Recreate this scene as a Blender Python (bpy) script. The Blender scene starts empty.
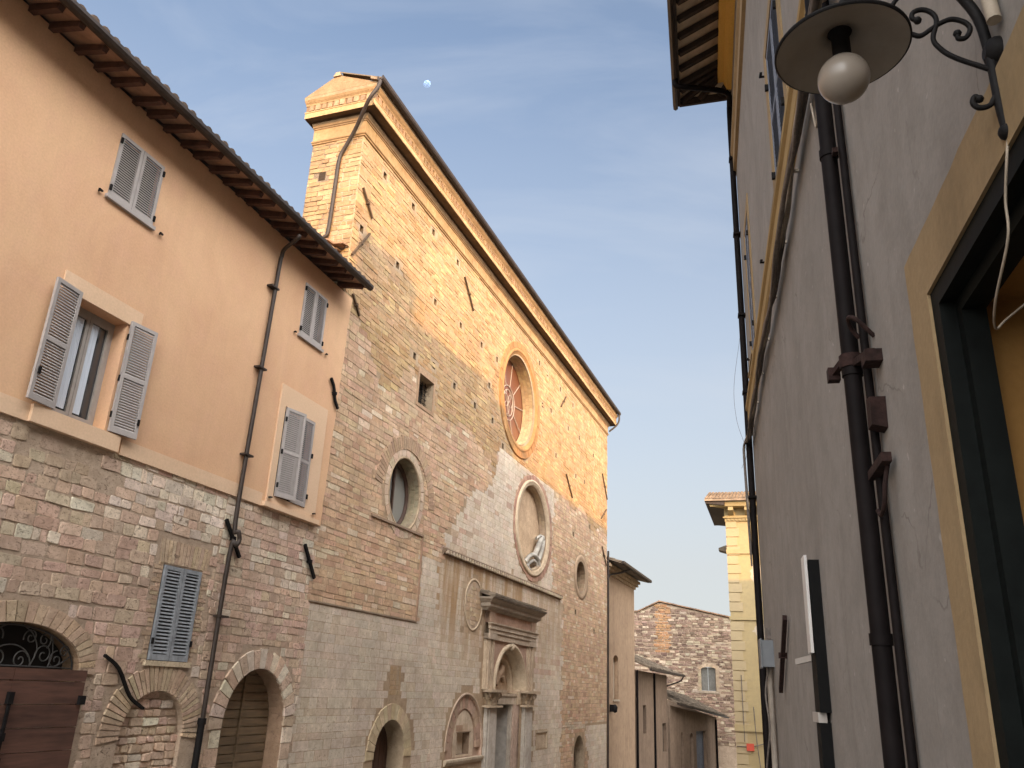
import bpy, math, random
from mathutils import Matrix, Vector
from mathutils.geometry import tessellate_polygon
random.seed(7)
S = bpy.context.scene
COL = S.collection
R = math.radians

# ------------------------------------------------------------------ camera, sky, sun, exposure
EYE = 1.6
cam = bpy.data.objects.new('camera', bpy.data.cameras.new('camera'))
COL.objects.link(cam)
cam.data.sensor_width = 36.0
cam.data.lens = 827.0 / 1024 * 36.0
cam.data.clip_start = 0.05
cam.data.clip_end = 8000
_p, _r = R(20.27), R(2.56)
up = Vector((math.sin(_r) * math.cos(_p), -math.cos(_r) * math.cos(_p), math.sin(_p)))
fw = (Vector((0, 0, 1)) - up * up.z).normalized()
rt = fw.cross(up)
if rt.x < 0: rt = -rt
CM = Matrix((rt, fw, up)) @ Matrix(((1, 0, 0), (0, -1, 0), (0, 0, -1)))
cam.matrix_world = Matrix.Translation((0, 0, EYE)) @ CM.to_4x4()
S.camera = cam

SUN_EL = R(13.0)
SUN_H = Vector((.36, -.933, 0)).normalized()
SUN_DIR = Vector((SUN_H.x * math.cos(SUN_EL), SUN_H.y * math.cos(SUN_EL), math.sin(SUN_EL)))
W = bpy.data.worlds.new('World'); S.world = W; W.use_nodes = True
wt = W.node_tree; wn = wt.nodes; wl = wt.links
bg = wn['Background']
sky = wn.new('ShaderNodeTexSky'); sky.sky_type = 'NISHITA'; sky.sun_disc = False
sky.sun_elevation = SUN_EL; sky.sun_rotation = math.atan2(SUN_DIR.x, SUN_DIR.y)
sky.altitude = 400; sky.air_density = 1.0; sky.dust_density = 2.6; sky.ozone_density = 2.6
tc = wn.new('ShaderNodeTexCoord'); mp = wn.new('ShaderNodeMapping'); mp.inputs['Rotation'].default_value = (0.3, 0.5, 0.6)
mp.inputs['Scale'].default_value = (1.0, 5.5, 3.6)
cn = wn.new('ShaderNodeTexNoise'); cn.inputs['Scale'].default_value = 2.0; cn.inputs['Detail'].default_value = 7; cn.inputs['Roughness'].default_value = .55
cn.inputs['Distortion'].default_value = .4
cr = wn.new('ShaderNodeValToRGB'); cr.color_ramp.elements[0].position = .47; cr.color_ramp.elements[1].position = .82
cr.color_ramp.elements[0].color = (0, 0, 0, 1); cr.color_ramp.elements[1].color = (.34, .34, .34, 1)
cm = wn.new('ShaderNodeMixRGB'); cm.blend_type = 'MIX'; cm.inputs[2].default_value = (3.2, 3.4, 3.8, 1)
wl.new(tc.outputs['Generated'], mp.inputs[0]); wl.new(mp.outputs[0], cn.inputs['Vector']); wl.new(cn.outputs[0], cr.inputs[0])
# sky glow added round the sun, behind the viewer, to brighten the shaded walls
dp_ = wn.new('ShaderNodeVectorMath'); dp_.operation = 'DOT_PRODUCT'; dp_.inputs[1].default_value = SUN_DIR
wl.new(tc.outputs['Generated'], dp_.inputs[0])
gm = wn.new('ShaderNodeMapRange'); gm.interpolation_type = 'SMOOTHSTEP'; gm.inputs['From Min'].default_value = -.15; gm.inputs['From Max'].default_value = 1.0
wl.new(dp_.outputs['Value'], gm.inputs['Value'])
ga = wn.new('ShaderNodeMixRGB'); ga.blend_type = 'ADD'; ga.inputs[2].default_value = (26, 25.2, 24.4, 1)
sx_ = wn.new('ShaderNodeSeparateXYZ'); wl.new(tc.outputs['Generated'], sx_.inputs[0])
hz = wn.new('ShaderNodeMapRange'); hz.inputs['From Min'].default_value = .14; hz.inputs['From Max'].default_value = .68; hz.inputs['To Min'].default_value = .9; hz.inputs['To Max'].default_value = .20
wl.new(sx_.outputs['Z'], hz.inputs['Value'])
hm = wn.new('ShaderNodeMixRGB'); hm.inputs[2].default_value = (2.68, 2.72, 2.70, 1); wl.new(hz.outputs[0], hm.inputs[0]); wl.new(cm.outputs[0], hm.inputs[1])
wl.new(gm.outputs[0], ga.inputs[0]); wl.new(hm.outputs[0], ga.inputs[1])
wl.new(cr.outputs[0], cm.inputs[0]); wl.new(sky.outputs[0], cm.inputs[1]); wl.new(ga.outputs[0], bg.inputs['Color'])
bg.inputs['Strength'].default_value = .10

sl = bpy.data.lights.new('sun', 'SUN'); sl.energy = 2.0; sl.angle = R(.9); sl.color = (1.0, .56, .17)
sun = bpy.data.objects.new('sun', sl); COL.objects.link(sun)
sun.rotation_euler = SUN_DIR.to_track_quat('Z', 'Y').to_euler()
S.view_settings.view_transform = 'Standard'; S.view_settings.look = 'None'
S.view_settings.exposure = 1.4; S.view_settings.gamma = 1; S.view_settings.use_curve_mapping = False
S.cycles.max_bounces = 8; S.cycles.diffuse_bounces = 5

# ------------------------------------------------------------------ frames (a street facade each)
def frame(origin, ang):
    a = R(ang)
    return Matrix.Translation(origin) @ Matrix.Rotation(math.pi / 2 - a, 4, 'Z')
def left_frame(ang, d):
    a = R(ang); return frame((-math.cos(a) * d, math.sin(a) * d, 0), ang)
HF = left_frame(19.42, 10.0)          # pink house: x along the street, y into the wall
CF = left_frame(20.35, 10.258)        # church
_a = R(13.32)
RF = frame((math.cos(_a), -math.sin(_a), 0), 13.32)   # grey house: x along the street, y out of the wall

# ------------------------------------------------------------------ materials
def nodes(name):
    m = bpy.data.materials.new(name); m.use_nodes = True
    t = m.node_tree; return m, t.nodes, t.links, t.nodes['Principled BSDF']
def mixc(n, l, fac, a, b, mode='MIX'):
    x = n.new('ShaderNodeMixRGB'); x.blend_type = mode
    for i, v in ((0, fac), (1, a), (2, b)):
        if hasattr(v, 'is_output') or hasattr(v, 'links'): l.new(v, x.inputs[i])
        elif i == 0: x.inputs[0].default_value = v
        else: x.inputs[i].default_value = (*v, 1) if len(v) == 3 else v
    return x.outputs[0]
def ramp(n, l, src, lo, hi, a=0.0, b=1.0):
    r_ = n.new('ShaderNodeMapRange'); r_.inputs['From Min'].default_value = lo; r_.inputs['From Max'].default_value = hi
    r_.inputs['To Min'].default_value = a; r_.inputs['To Max'].default_value = b; r_.clamp = True
    l.new(src, r_.inputs['Value']); return r_.outputs[0]
def noise(n, l, scale, detail=5, rough=.55, stretch=None, dist=0.0):
    t = n.new('ShaderNodeTexCoord'); q = n.new('ShaderNodeTexNoise')
    q.inputs['Scale'].default_value = scale; q.inputs['Detail'].default_value = detail; q.inputs['Roughness'].default_value = rough
    q.inputs['Distortion'].default_value = dist
    if stretch:
        m_ = n.new('ShaderNodeMapping'); m_.inputs['Scale'].default_value = stretch
        l.new(t.outputs['Object'], m_.inputs[0]); l.new(m_.outputs[0], q.inputs['Vector'])
    else: l.new(t.outputs['Object'], q.inputs['Vector'])
    return q.outputs[0]
def bump(n, l, bsdf, h, strength, dist):
    b = n.new('ShaderNodeBump'); b.inputs['Strength'].default_value = strength; b.inputs['Distance'].default_value = dist
    l.new(h, b.inputs['Height']); l.new(b.outputs[0], bsdf.inputs['Normal'])

def stone_mat(name, pit=.6, pitscale=16, streak=(.37, .24, .13)):
    m, n, l, b = nodes(name)
    at = n.new('ShaderNodeAttribute'); at.attribute_name = 'Col'
    c = at.outputs['Color']
    big = noise(n, l, .45, 4, .6); fine = noise(n, l, 9, 6, .65); mid = noise(n, l, 2.4, 5, .65)
    c = mixc(n, l, 1.0, c, mixc(n, l, ramp(n, l, big, .3, .7), (.82, .80, .78), (1.12, 1.10, 1.06)), 'MULTIPLY')
    c = mixc(n, l, 1.0, c, mixc(n, l, ramp(n, l, mid, .3, .7), (.80, .77, .74), (1.14, 1.13, 1.12)), 'MULTIPLY')
    c = mixc(n, l, 1.0, c, mixc(n, l, ramp(n, l, fine, .3, .7), (.86, .85, .83), (1.1, 1.1, 1.1)), 'MULTIPLY')
    pt = noise(n, l, pitscale, 4, .75, stretch=(1, 1, 1.35), dist=.8)
    pt2 = noise(n, l, pitscale * 2.3, 3, .7, stretch=(1, 1, 1.5)); pmx = n.new('ShaderNodeMath'); pmx.operation = 'MAXIMUM'; pg = n.new('ShaderNodeMath'); pg.operation = 'MULTIPLY'; l.new(ramp(n, l, pt, .55, .66, 0, pit), pg.inputs[0]); l.new(ramp(n, l, mid, .40, .58, .25, 1.0), pg.inputs[1]); l.new(pg.outputs[0], pmx.inputs[0]); l.new(ramp(n, l, pt2, .60, .68, 0, pit * .8), pmx.inputs[1])
    pf = pmx.outputs[0]
    c = mixc(n, l, pf, c, (.15, .10, .07))
    st = noise(n, l, 1.6, 6, .65, stretch=(1.3, 1.3, .13), dist=.5)
    ms = n.new('ShaderNodeMath'); ms.operation = 'MULTIPLY'
    l.new(ramp(n, l, st, .38, .56), ms.inputs[0]); l.new(at.outputs['Alpha'], ms.inputs[1])
    c = mixc(n, l, ms.outputs[0], c, streak)
    l.new(c, b.inputs['Base Color']); b.inputs['Roughness'].default_value = .92; b.inputs['Specular IOR Level'].default_value = .2
    hs = n.new('ShaderNodeMath'); hs.operation = 'SUBTRACT'; l.new(fine, hs.inputs[0]); l.new(pf, hs.inputs[1])
    bump(n, l, b, hs.outputs[0], .6, .02)
    return m
def plain(name, col, rough=.7, metal=0.0, var=.15, scale=6, bstr=.15, bdist=.01, stretch=None, spec=.4):
    m, n, l, b = nodes(name)
    f = noise(n, l, scale, 6, .6, stretch=stretch); g = noise(n, l, scale * .17, 3, .55)
    lo = tuple(v * (1 - var) for v in col); hi = tuple(min(1, v * (1 + var)) for v in col)
    c = mixc(n, l, ramp(n, l, f, .3, .7), lo, hi)
    c = mixc(n, l, 1.0, c, mixc(n, l, ramp(n, l, g, .3, .7), (1 - var * .7,) * 3, (1 + var * .5,) * 3), 'MULTIPLY')
    l.new(c, b.inputs['Base Color']); b.inputs['Roughness'].default_value = rough; b.inputs['Metallic'].default_value = metal
    b.inputs['Specular IOR Level'].default_value = spec
    if bstr: bump(n, l, b, f, bstr, bdist)
    return m
def plaster(name, cols, blotch=.8, streak=.0, dirt=(.2, .16, .12), scale=.55, contrast=(.32, .68), bstr=.25, cracks=0):
    m, n, l, b = nodes(name)
    a1 = noise(n, l, scale, 6, .6, dist=.6); a2 = noise(n, l, scale * 4.3, 6, .62); a3 = noise(n, l, 30, 4, .6)
    c = mixc(n, l, ramp(n, l, a1, *contrast), cols[0], cols[1])
    c = mixc(n, l, ramp(n, l, a2, .45, .75, 0, blotch), c, cols[2])
    if streak:
        s_ = noise(n, l, 1.5, 6, .65, stretch=(1.6, 1.6, .22), dist=1.2)
        c = mixc(n, l, ramp(n, l, s_, .48, .72, 0, streak), c, dirt)
    c = mixc(n, l, 1.0, c, mixc(n, l, ramp(n, l, a3, .3, .7), (.94,) * 3, (1.06,) * 3), 'MULTIPLY')
    l.new(c, b.inputs['Base Color']); b.inputs['Roughness'].default_value = .93; b.inputs['Specular IOR Level'].default_value = .2
    if cracks:
        vt = n.new('ShaderNodeTexCoord'); vd = n.new('ShaderNodeTexVoronoi'); vd.feature = 'DISTANCE_TO_EDGE'; vd.inputs['Scale'].default_value = .8
        vn = n.new('ShaderNodeTexNoise'); vn.inputs['Scale'].default_value = 2.5; vn.inputs['Detail'].default_value = 6
        va = n.new('ShaderNodeMixRGB'); va.blend_type = 'ADD'; va.inputs[0].default_value = .5
        l.new(vt.outputs['Object'], vn.inputs['Vector']); l.new(vt.outputs['Object'], va.inputs[1]); l.new(vn.outputs['Color'], va.inputs[2]); l.new(va.outputs[0], vd.inputs['Vector'])
        k1 = n.new('ShaderNodeMath'); k1.operation = 'MULTIPLY'; l.new(ramp(n, l, vd.outputs['Distance'], .002, .008, cracks, 0), k1.inputs[0]); l.new(ramp(n, l, a1, .50, .60), k1.inputs[1])
        c = mixc(n, l, k1.outputs[0], c, dirt); l.new(c, b.inputs['Base Color'])
        sp = noise(n, l, 11, 2, .5); c = mixc(n, l, ramp(n, l, sp, .70, .73, 0, .5), c, tuple(v * 1.5 for v in cols[1])); l.new(c, b.inputs['Base Color'])
    h = n.new('ShaderNodeMath'); h.operation = 'MULTIPLY_ADD'; h.inputs[1].default_value = .25
    l.new(a3, h.inputs[0]); l.new(a2, h.inputs[2])
    bump(n, l, b, h.outputs[0], bstr, .03)
    return m
def glass(name, col, rough=.06):
    m, n, l, b = nodes(name)
    b.inputs['Base Color'].default_value = (*col, 1); b.inputs['Roughness'].default_value = rough
    b.inputs['Specular IOR Level'].default_value = .8
    f = noise(n, l, 1.4, 2, .5); bump(n, l, b, f, .06, .02)
    return m

M = {}
M['stone'] = stone_mat('coursed_stone', .55, 15)
M['rubble'] = stone_mat('pitted_stone', .85, 13)
M['ashlar'] = stone_mat('carved_stone', .25, 18)
M['far_stone'] = stone_mat('distant_stone', .5, 5)
M['peach'] = plaster('peach_plaster', ((.62, .375, .225), (.69, .445, .265), (.645, .385, .25)), .65, .20, (.48, .30, .19), contrast=(.36, .64))
M['cream_trim'] = plaster('cream_trim', ((.66, .46, .30), (.70, .50, .34), (.62, .42, .27)), .4)
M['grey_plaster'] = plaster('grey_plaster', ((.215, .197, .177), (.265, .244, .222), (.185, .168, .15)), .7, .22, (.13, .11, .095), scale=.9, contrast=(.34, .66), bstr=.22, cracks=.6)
M['ochre_trim'] = plaster('ochre_trim', ((.26, .185, .10), (.30, .215, .12), (.21, .15, .08)), .7, .35, (.13, .095, .055))
M['ochre_frieze'] = plaster('ochre_frieze', ((.62, .37, .09), (.66, .40, .10), (.56, .33, .085)), .4)
M['band_brown'] = plaster('brown_band', ((.27, .18, .075), (.33, .23, .10), (.2, .13, .06)), .5)
M['annex'] = plaster('buff_plaster', ((.34, .235, .155), (.41, .29, .19), (.27, .185, .125)), .9, .6, (.22, .15, .10), scale=1.0)
M['brown_plaster'] = plaster('brown_plaster', ((.19, .135, .095), (.24, .17, .12), (.15, .105, .075)), .9, .6, (.10, .07, .05), scale=1.0)
M['yellow'] = plaster('yellow_plaster', ((.325, .25, .13), (.36, .28, .145), (.28, .22, .125)), .8, .4, (.32, .24, .13), scale=.9)
M['bare'] = plaster('bare_patch', ((.40, .33, .25), (.44, .37, .28), (.33, .27, .2)), .7)
M['ochre_room'] = plaster('ochre_room', ((.30, .16, .05), (.34, .19, .06), (.25, .13, .04)), .5)
M['gutter'] = plain('brown_gutter', (.038, .027, .021), .5, .0, .25, 8, .1, spec=.3)
M['pipe'] = plain('dark_pipe', (.008, .006, .006), .65, .0, .25, 8, .1, spec=.08)
M['iron'] = plain('black_iron', (.010, .009, .009), .65, .0, .3, 20, .3, spec=.12)
M['rust'] = plain('rusty_iron', (.024, .012, .010), .85, .0, .45, 25, .5, spec=.2)
M['old_iron'] = plain('weathered_iron', (.11, .075, .05), .9, 0, .3, 15, .3, spec=.1)
M['rafter'] = plain('rafter_wood', (.085, .04, .027), .8, 0, .3, 8, .3, stretch=(1, 1, 1))
M['dark_rafter'] = plain('dark_rafter_wood', (.045, .032, .026), .8, 0, .3, 8, .3)
M['soffit'] = plain('soffit_tiles', (.34, .2, .13), .9, 0, .25, 5, .3)
M['soffit_pale'] = plain('pale_soffit', (.62, .50, .36), .9, 0, .2, 5, .3)
M['tile'] = plain('clay_tiles', (.26, .155, .095), .9, 0, .45, 2.2, .5)
M['dark_tile'] = plain('weathered_tiles', (.12, .08, .055), .9, 0, .45, 2.2, .5)
M['old_tile'] = plain('mossy_tiles', (.16, .125, .09), .95, 0, .5, 2.0, .6)
M['shutter_grey'] = plain('grey_shutter', (.37, .335, .315), .55, 0, .08, 10, .08)
M['shutter_blue'] = plain('blue_grey_shutter', (.24, .255, .27), .7, 0, .25, 12, .2)
M['shutter_slate'] = plain('slate_shutter', (.13, .145, .18), .65, 0, .25, 12, .2)
M['door_red'] = plain('red_brown_planks', (.10, .047, .032), .7, 0, .4, 5, .4, stretch=(.35, 1, 3))
M['door_olive'] = plain('olive_brown_planks', (.17, .115, .065), .75, 0, .35, 5, .4, stretch=(.35, 1, 3))
M['door_dark'] = plain('dark_door', (.075, .04, .027), .7, 0, .3, 6, .3, stretch=(1, 1, .2))
M['door_green'] = plain('black_green_frame', (.0045, .006, .0055), .7, 0, .3, 10, .15, spec=.1)
M['frame_grey'] = plain('window_frame', (.36, .33, .30), .5, 0, .08, 10, .05)
M['curtain'] = plain('sky_tinted_curtain', (.62, .67, .74), .9, 0, .06, 3, .2, stretch=(12, 12, .2))  # cool tint: the blue sky reflection is put into the cloth colour
M['dark'] = plain('dark_interior', (.02, .017, .015), .9, 0, .2, 4, 0)
M['pane'] = glass('window_glass', (.035, .04, .045))
M['pane_dark'] = glass('dark_glass', (.05, .05, .045), .15)
M['pane_lead'] = glass('leaded_glass', (.24, .24, .22), .25)
M['pane_rose'] = glass('amber_glass', (.15, .055, .03), .3)
M['lead'] = plain('white_lead', (.40, .34, .29), .6, 0, .05, 10, 0)
M['enamel'] = plain('white_enamel', (.25, .22, .185), .45, 0, .12, 9, .03)
M['globe'] = plain('opal_globe', (.25, .215, .18), .3, 0, .06, 6, 0, spec=.5)
M['cable'] = plain('grey_cable', (.12, .10, .085), .7, 0, .3, 20, .2)
M['cable_pale'] = plain('pale_cable', (.30, .25, .19), .7, 0, .2, 20, .2)
M['box_grey'] = plain('grey_plastic', (.13, .14, .15), .5, 0, .08, 9, .03)
M['sign_white'] = plain('white_enamel_plate', (.5, .48, .46), .4, 0, .04, 6, .02)
M['sign_black'] = plain('black_panel', (.005, .005, .005), .7, 0, .15, 10, .05, spec=.1)
M['red'] = plain('red_plate', (.45, .06, .03), .5, 0, .1, 6, .02)
M['street'] = plain('stone_paving', (.22, .20, .175), .85, 0, .3, 1.5, .4)
M['earth'] = plain('dry_ground', (.2, .17, .11), .95, 0, .35, .05, .3)
M['fresco'] = plaster('faded_fresco', ((.46, .33, .21), (.52, .39, .26), (.36, .22, .14)), .8, scale=1.6)

# ------------------------------------------------------------------ mesh collecting
class MB:
    def __init__(s): s.v = []; s.f = []; s.c = []; s.has = False; s.sm = []
    def add(s, vs, fs, col=None, smooth=False):
        k = len(s.v); s.v += [tuple(p) for p in vs]
        for f in fs:
            s.f.append([i + k for i in f]); s.c.append(col); s.sm.append(smooth)
        if col: s.has = True
        return s
    def hexa(s, p, col=None):     # p: 8 points, bottom ring 0-3, top ring 4-7
        return s.add(p, [(3, 2, 1, 0), (4, 5, 6, 7), (0, 1, 5, 4), (1, 2, 6, 5), (2, 3, 7, 6), (3, 0, 4, 7)], col)
    def box(s, x0, x1, y0, y1, z0, z1, col=None):
        return s.hexa([(x0, y0, z0), (x1, y0, z0), (x1, y1, z0), (x0, y1, z0), (x0, y0, z1), (x1, y0, z1), (x1, y1, z1), (x0, y1, z1)], col)
    def bar(s, a, b, w, h, col=None, upv=(0, 0, 1)):   # box along a segment
        a = Vector(a); b = Vector(b); d = (b - a).normalized(); u = Vector(upv); sd = d.cross(u)
        if sd.length < 1e-4: sd = d.cross(Vector((1, 0, 0)))
        sd.normalize(); u = sd.cross(d).normalized()
        r = []
        for p in (a, b):
            r += [p - sd * w / 2 - u * h / 2, p + sd * w / 2 - u * h / 2, p + sd * w / 2 + u * h / 2, p - sd * w / 2 + u * h / 2]
        return s.hexa(r, col)
    def tube(s, pts, rad, n=10, col=None, caps=True):
        pts = [Vector(p) for p in pts]; m = len(pts)
        rads = rad if isinstance(rad, (list, tuple)) else [rad] * m
        t0 = (pts[1] - pts[0]).normalized()
        nrm = t0.cross(Vector((0, 0, 1)))
        if nrm.length < .1: nrm = t0.cross(Vector((1, 0, 0)))
        nrm.normalize(); vs = []
        for i in range(m):
            t = (pts[min(i + 1, m - 1)] - pts[max(i - 1, 0)]).normalized()
            nrm = (nrm - t * nrm.dot(t)).normalized(); bn = t.cross(nrm)
            for k in range(n):
                a = 2 * math.pi * k / n
                vs.append(pts[i] + (nrm * math.cos(a) + bn * math.sin(a)) * rads[i])
        fs = [(i * n + k, i * n + (k + 1) % n, (i + 1) * n + (k + 1) % n, (i + 1) * n + k) for i in range(m - 1) for k in range(n)]
        s.add(vs, fs, col, True)
        if caps: s.add([vs[k] for k in range(n)], [tuple(range(n))], col); s.add(vs[-n:], [tuple(range(n))], col)
        return s
    def lathe(s, c, prof, n=32, col=None):     # prof: (radius, z) about a vertical axis through c
        vs = []; m = len(prof)
        for r_, z in prof:
            for k in range(n):
                a = 2 * math.pi * k / n; vs.append((c[0] + r_ * math.cos(a), c[1] + r_ * math.sin(a), c[2] + z))
        fs = [(i * n + k, i * n + (k + 1) % n, (i + 1) * n + (k + 1) % n, (i + 1) * n + k) for i in range(m - 1) for k in range(n)]
        return s.add(vs, fs, col, True)
    def plate(s, outer, holes, y, col=None):
        loops = [outer] + holes
        tri = tessellate_polygon([[Vector((x, z, 0)) for x, z in L] for L in loops])
        flat = [(x, y, z) for L in loops for x, z in L]
        return s.add(flat, [tuple(t) for t in tri], col)
    def rim(s, poly, y0, y1, col=None, closed=True, smooth=False):
        n = len(poly); k = n if closed else n - 1
        vs = [(x, y0, z) for x, z in poly] + [(x, y1, z) for x, z in poly]
        return s.add(vs, [(i, (i + 1) % n, n + (i + 1) % n, n + i) for i in range(k)], col, smooth)
    def slab(s, poly, y0, y1, holes=(), col=None):
        holes = list(holes)
        s.plate(poly, holes, y0, col); s.plate(poly, holes, y1, col); s.rim(poly, y0, y1, col)
        for h in holes: s.rim(h, y0, y1, col)
        return s
    def profile(s, prof, x0, x1, col=None, r0=0.0, r1=0.0, ys=-1):   # (out, z) profile swept along x; r0/r1 = 1 mitres the ends by the projection
        n = len(prof)
        vs = [(x0 - r0 * o, ys * o, z) for o, z in prof] + [(x1 + r1 * o, ys * o, z) for o, z in prof]
        fs = [(i, i + 1, n + i + 1, n + i) for i in range(n - 1)]
        return s.add(vs, fs + [tuple(range(n)), tuple(range(n, 2 * n))], col)
    def hood(s, prof, x0, x1, col=None, y=0.0):   # (out, z) profile run along the front and returned to the wall at both ends
        L = [[(x0 - o, y, z), (x0 - o, y - o, z), (x1 + o, y - o, z), (x1 + o, y, z)] for o, z in prof]
        for a, b in zip(L, L[1:]):
            for k in range(3): s.add([a[k], a[k + 1], b[k + 1], b[k]], [(0, 1, 2, 3)], col)
        return s.add(L[0], [(0, 1, 2, 3)], col).add(L[-1], [(0, 1, 2, 3)], col)
    def build(s, name, mat, parent=None, base=(0, 0, 0), world=None):
        me = bpy.data.meshes.new(name)
        b = base
        me.from_pydata([(x - b[0], y - b[1], z - b[2]) for x, y, z in s.v], [], s.f)
        if s.has:
            ca = me.color_attributes.new('Col', 'FLOAT_COLOR', 'CORNER'); vals = []
            for f, c in zip(s.f, s.c):
                c = c or (.3, .25, .2); c4 = (c[0], c[1], c[2], c[3] if len(c) > 3 else 0.0)
                vals += list(c4) * len(f)
            ca.data.foreach_set('color', vals)
        me.polygons.foreach_set('use_smooth', s.sm)
        me.materials.append(M[mat] if isinstance(mat, str) else mat)
        o = bpy.data.objects.new(name, me); COL.objects.link(o)
        if parent: o.parent = parent
        if world is not None: o.matrix_world = world
        return o

def tag(o, label, cat, group=None):
    o['label'] = label; o['category'] = cat
    if group: o['group'] = group
    return o
class Thing:
    def __init__(s, name, label, cat, fr, base, group=None):
        s.e = bpy.data.objects.new(name, None); COL.objects.link(s.e); s.e.empty_display_size = .3
        s.e.matrix_world = fr @ Matrix.Translation(base); s.base = base
        tag(s.e, label, cat, group)
    def part(s, mb, name, mat, parent=None, label=None):
        o = mb.build(name, mat, parent or s.e, s.base)
        if label: o['label'] = label
        return o
def solo(mb, name, mat, fr, base, label, cat, group=None):
    return tag(mb.build(name, mat, None, base, fr @ Matrix.Translation(base)), label, cat, group)

# ------------------------------------------------------------------ outlines (x, z)
def ell(cx, cz, rx, rz, n=48): return [(cx + rx * math.cos(2 * math.pi * k / n), cz + rz * math.sin(2 * math.pi * k / n)) for k in range(n)]
def arch(cx, hw, zb, zs, rise, n=22): return [(cx - hw, zb)] + [(cx - hw * math.cos(math.pi * k / n), zs + rise * math.sin(math.pi * k / n)) for k in range(n + 1)] + [(cx + hw, zb)]
def rect(x0, x1, z0, z1): return [(x0, z0), (x1, z0), (x1, z1), (x0, z1)]
def pin(poly, x, z):
    c = False; j = len(poly) - 1
    for i in range(len(poly)):
        a = poly[i]; b = poly[j]
        if (a[1] > z) != (b[1] > z) and x < (b[0] - a[0]) * (z - a[1]) / (b[1] - a[1]) + a[0]: c = not c
        j = i
    return c
class Avoid:
    def __init__(s, polys): s.p = [(q, min(a[0] for a in q), max(a[0] for a in q), min(a[1] for a in q), max(a[1] for a in q)) for q in polys]
    def hit(s, x0, x1, z0, z1):
        for q, a, b, c, d in s.p:
            if x1 < a or x0 > b or z1 < c or z0 > d: continue
            xm = (x0 + x1) / 2; zm = (z0 + z1) / 2
            for x, z in ((x0, z0), (x1, z0), (x0, z1), (x1, z1), (xm, zm), (xm, z0), (xm, z1)):
                if pin(q, x, z): return True
            for x, z in ((a + .01, c + .01), ((a + b) / 2, d - .005)):
                if x0 < x < x1 and z0 < z < z1: return True
        return False
U = random.uniform
def vary(c, a=.12, b=.04):
    k = 1 + U(-a, a); return (c[0] * k * (1 + U(-b, b)), c[1] * k * (1 + U(-b, b)), c[2] * k * (1 + U(-b, b))) + tuple(c[3:])
def masonry(mb, x0, x1, z0, z1, hr, lr, pal, keep, y, out=-1, prot=(.004, .02), gap=.012, jit=.006, bev=.008, avoid=None, wob=.0):
    z = z0; row = 0
    while z < z1:
        h = U(*hr); h = min(h, z1 - z)
        x = x0 - U(0, lr[1])
        ph = U(0, 6)
        while x < x1:
            w = U(*lr) * (1 if random.random() > .12 else .6)
            xa, xb = max(x, x0), min(x + w, x1)
            x += w
            if xb - xa < .05 or h < .03: continue
            dz = wob * math.sin(xa * .9 + ph)
            za, zb = z + dz, z + h + dz
            if not keep((xa + xb) / 2, (za + zb) / 2): continue
            if avoid and avoid.hit(xa, xb, za, zb):
                if xb - xa > .22:      # try the two halves before giving up
                    xm = (xa + xb) / 2
                    cand = [q for q in ((xa, xm), (xm, xb)) if not avoid.hit(q[0], q[1], za, zb)]
                    if not cand: continue
                    xa, xb = cand[0]
                else: continue
            col = pal((xa + xb) / 2, (za + zb) / 2)
            g = gap / 2; p = U(*prot)
            q = [(xa + g, za + g), (xb - g, za + g), (xb - g, zb - g), (xa + g, zb - g)]
            q = [(a + U(-jit, jit), b + U(-jit, jit)) for a, b in q]
            if jit > .007:    # knocked-off corners
                r_ = []
                cut = min(.03, (xb - xa) * .15, h * .2)
                for i in range(4):
                    a = Vector(q[i]); pr_ = Vector(q[i - 1]); nx = Vector(q[(i + 1) % 4])
                    k1, k2 = U(.2, 1) * cut, U(.2, 1) * cut
                    r_ += [tuple(a + (pr_ - a).normalized() * k1), tuple(a + (nx - a).normalized() * k2)]
                q = r_
            n = len(q); cx = sum(a for a, b in q) / n; cz = sum(b for a, b in q) / n
            tx, tz = U(-.25, .25) * p, U(-.25, .25) * p
            fr = []
            for a, b in q:
                d = Vector((cx - a, cz - b)); d = d.normalized() * bev
                fr.append((a + d.x, y + out * (p + tx * (a - cx) / .2 + tz * (b - cz) / .1), b + d.y))
            vs = [(a, y - out * .004, b) for a, b in q] + fr
            mb.add(vs, [tuple(range(n, 2 * n))] + [(i, (i + 1) % n, n + (i + 1) % n, n + i) for i in range(n)], col)
        z += h; row += 1
def ring(mb, cx, cz, ri, ro, a0, a1, n, y0, y1, pal, gap=.010, bev=.006, jag=0.0):   # ri, ro: (rx, rz); voussoirs of an arch, y0 outer face
    for k in range(n):
        t0 = R(a0) + (R(a1) - R(a0)) * k / n; t1 = R(a0) + (R(a1) - R(a0)) * (k + 1) / n
        g = gap / 2 / max(ri[0], .1); t0 += g; t1 -= g
        e = 1 + U(0, jag)
        P = lambda r_, t, s_=1.0: (cx + r_[0] * s_ * math.cos(t), cz + r_[1] * s_ * math.sin(t))
        q = [P(ri, t0), P(ro, t0, e), P(ro, t1, e), P(ri, t1)]
        dy = U(0, .008) * (1 if y0 > y1 else -1)
        c_ = (sum(a for a, b in q) / 4, sum(b for a, b in q) / 4); fr = []
        for a, b in q:
            d = (Vector(c_) - Vector((a, b))).normalized() * bev; fr.append((a + d.x, y0 + dy, b + d.y))
        mb.add([(a, y1, b) for a, b in q] + fr, [(4, 5, 6, 7), (0, 1, 5, 4), (1, 2, 6, 5), (2, 3, 7, 6), (3, 0, 4, 7)], pal(k))
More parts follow.
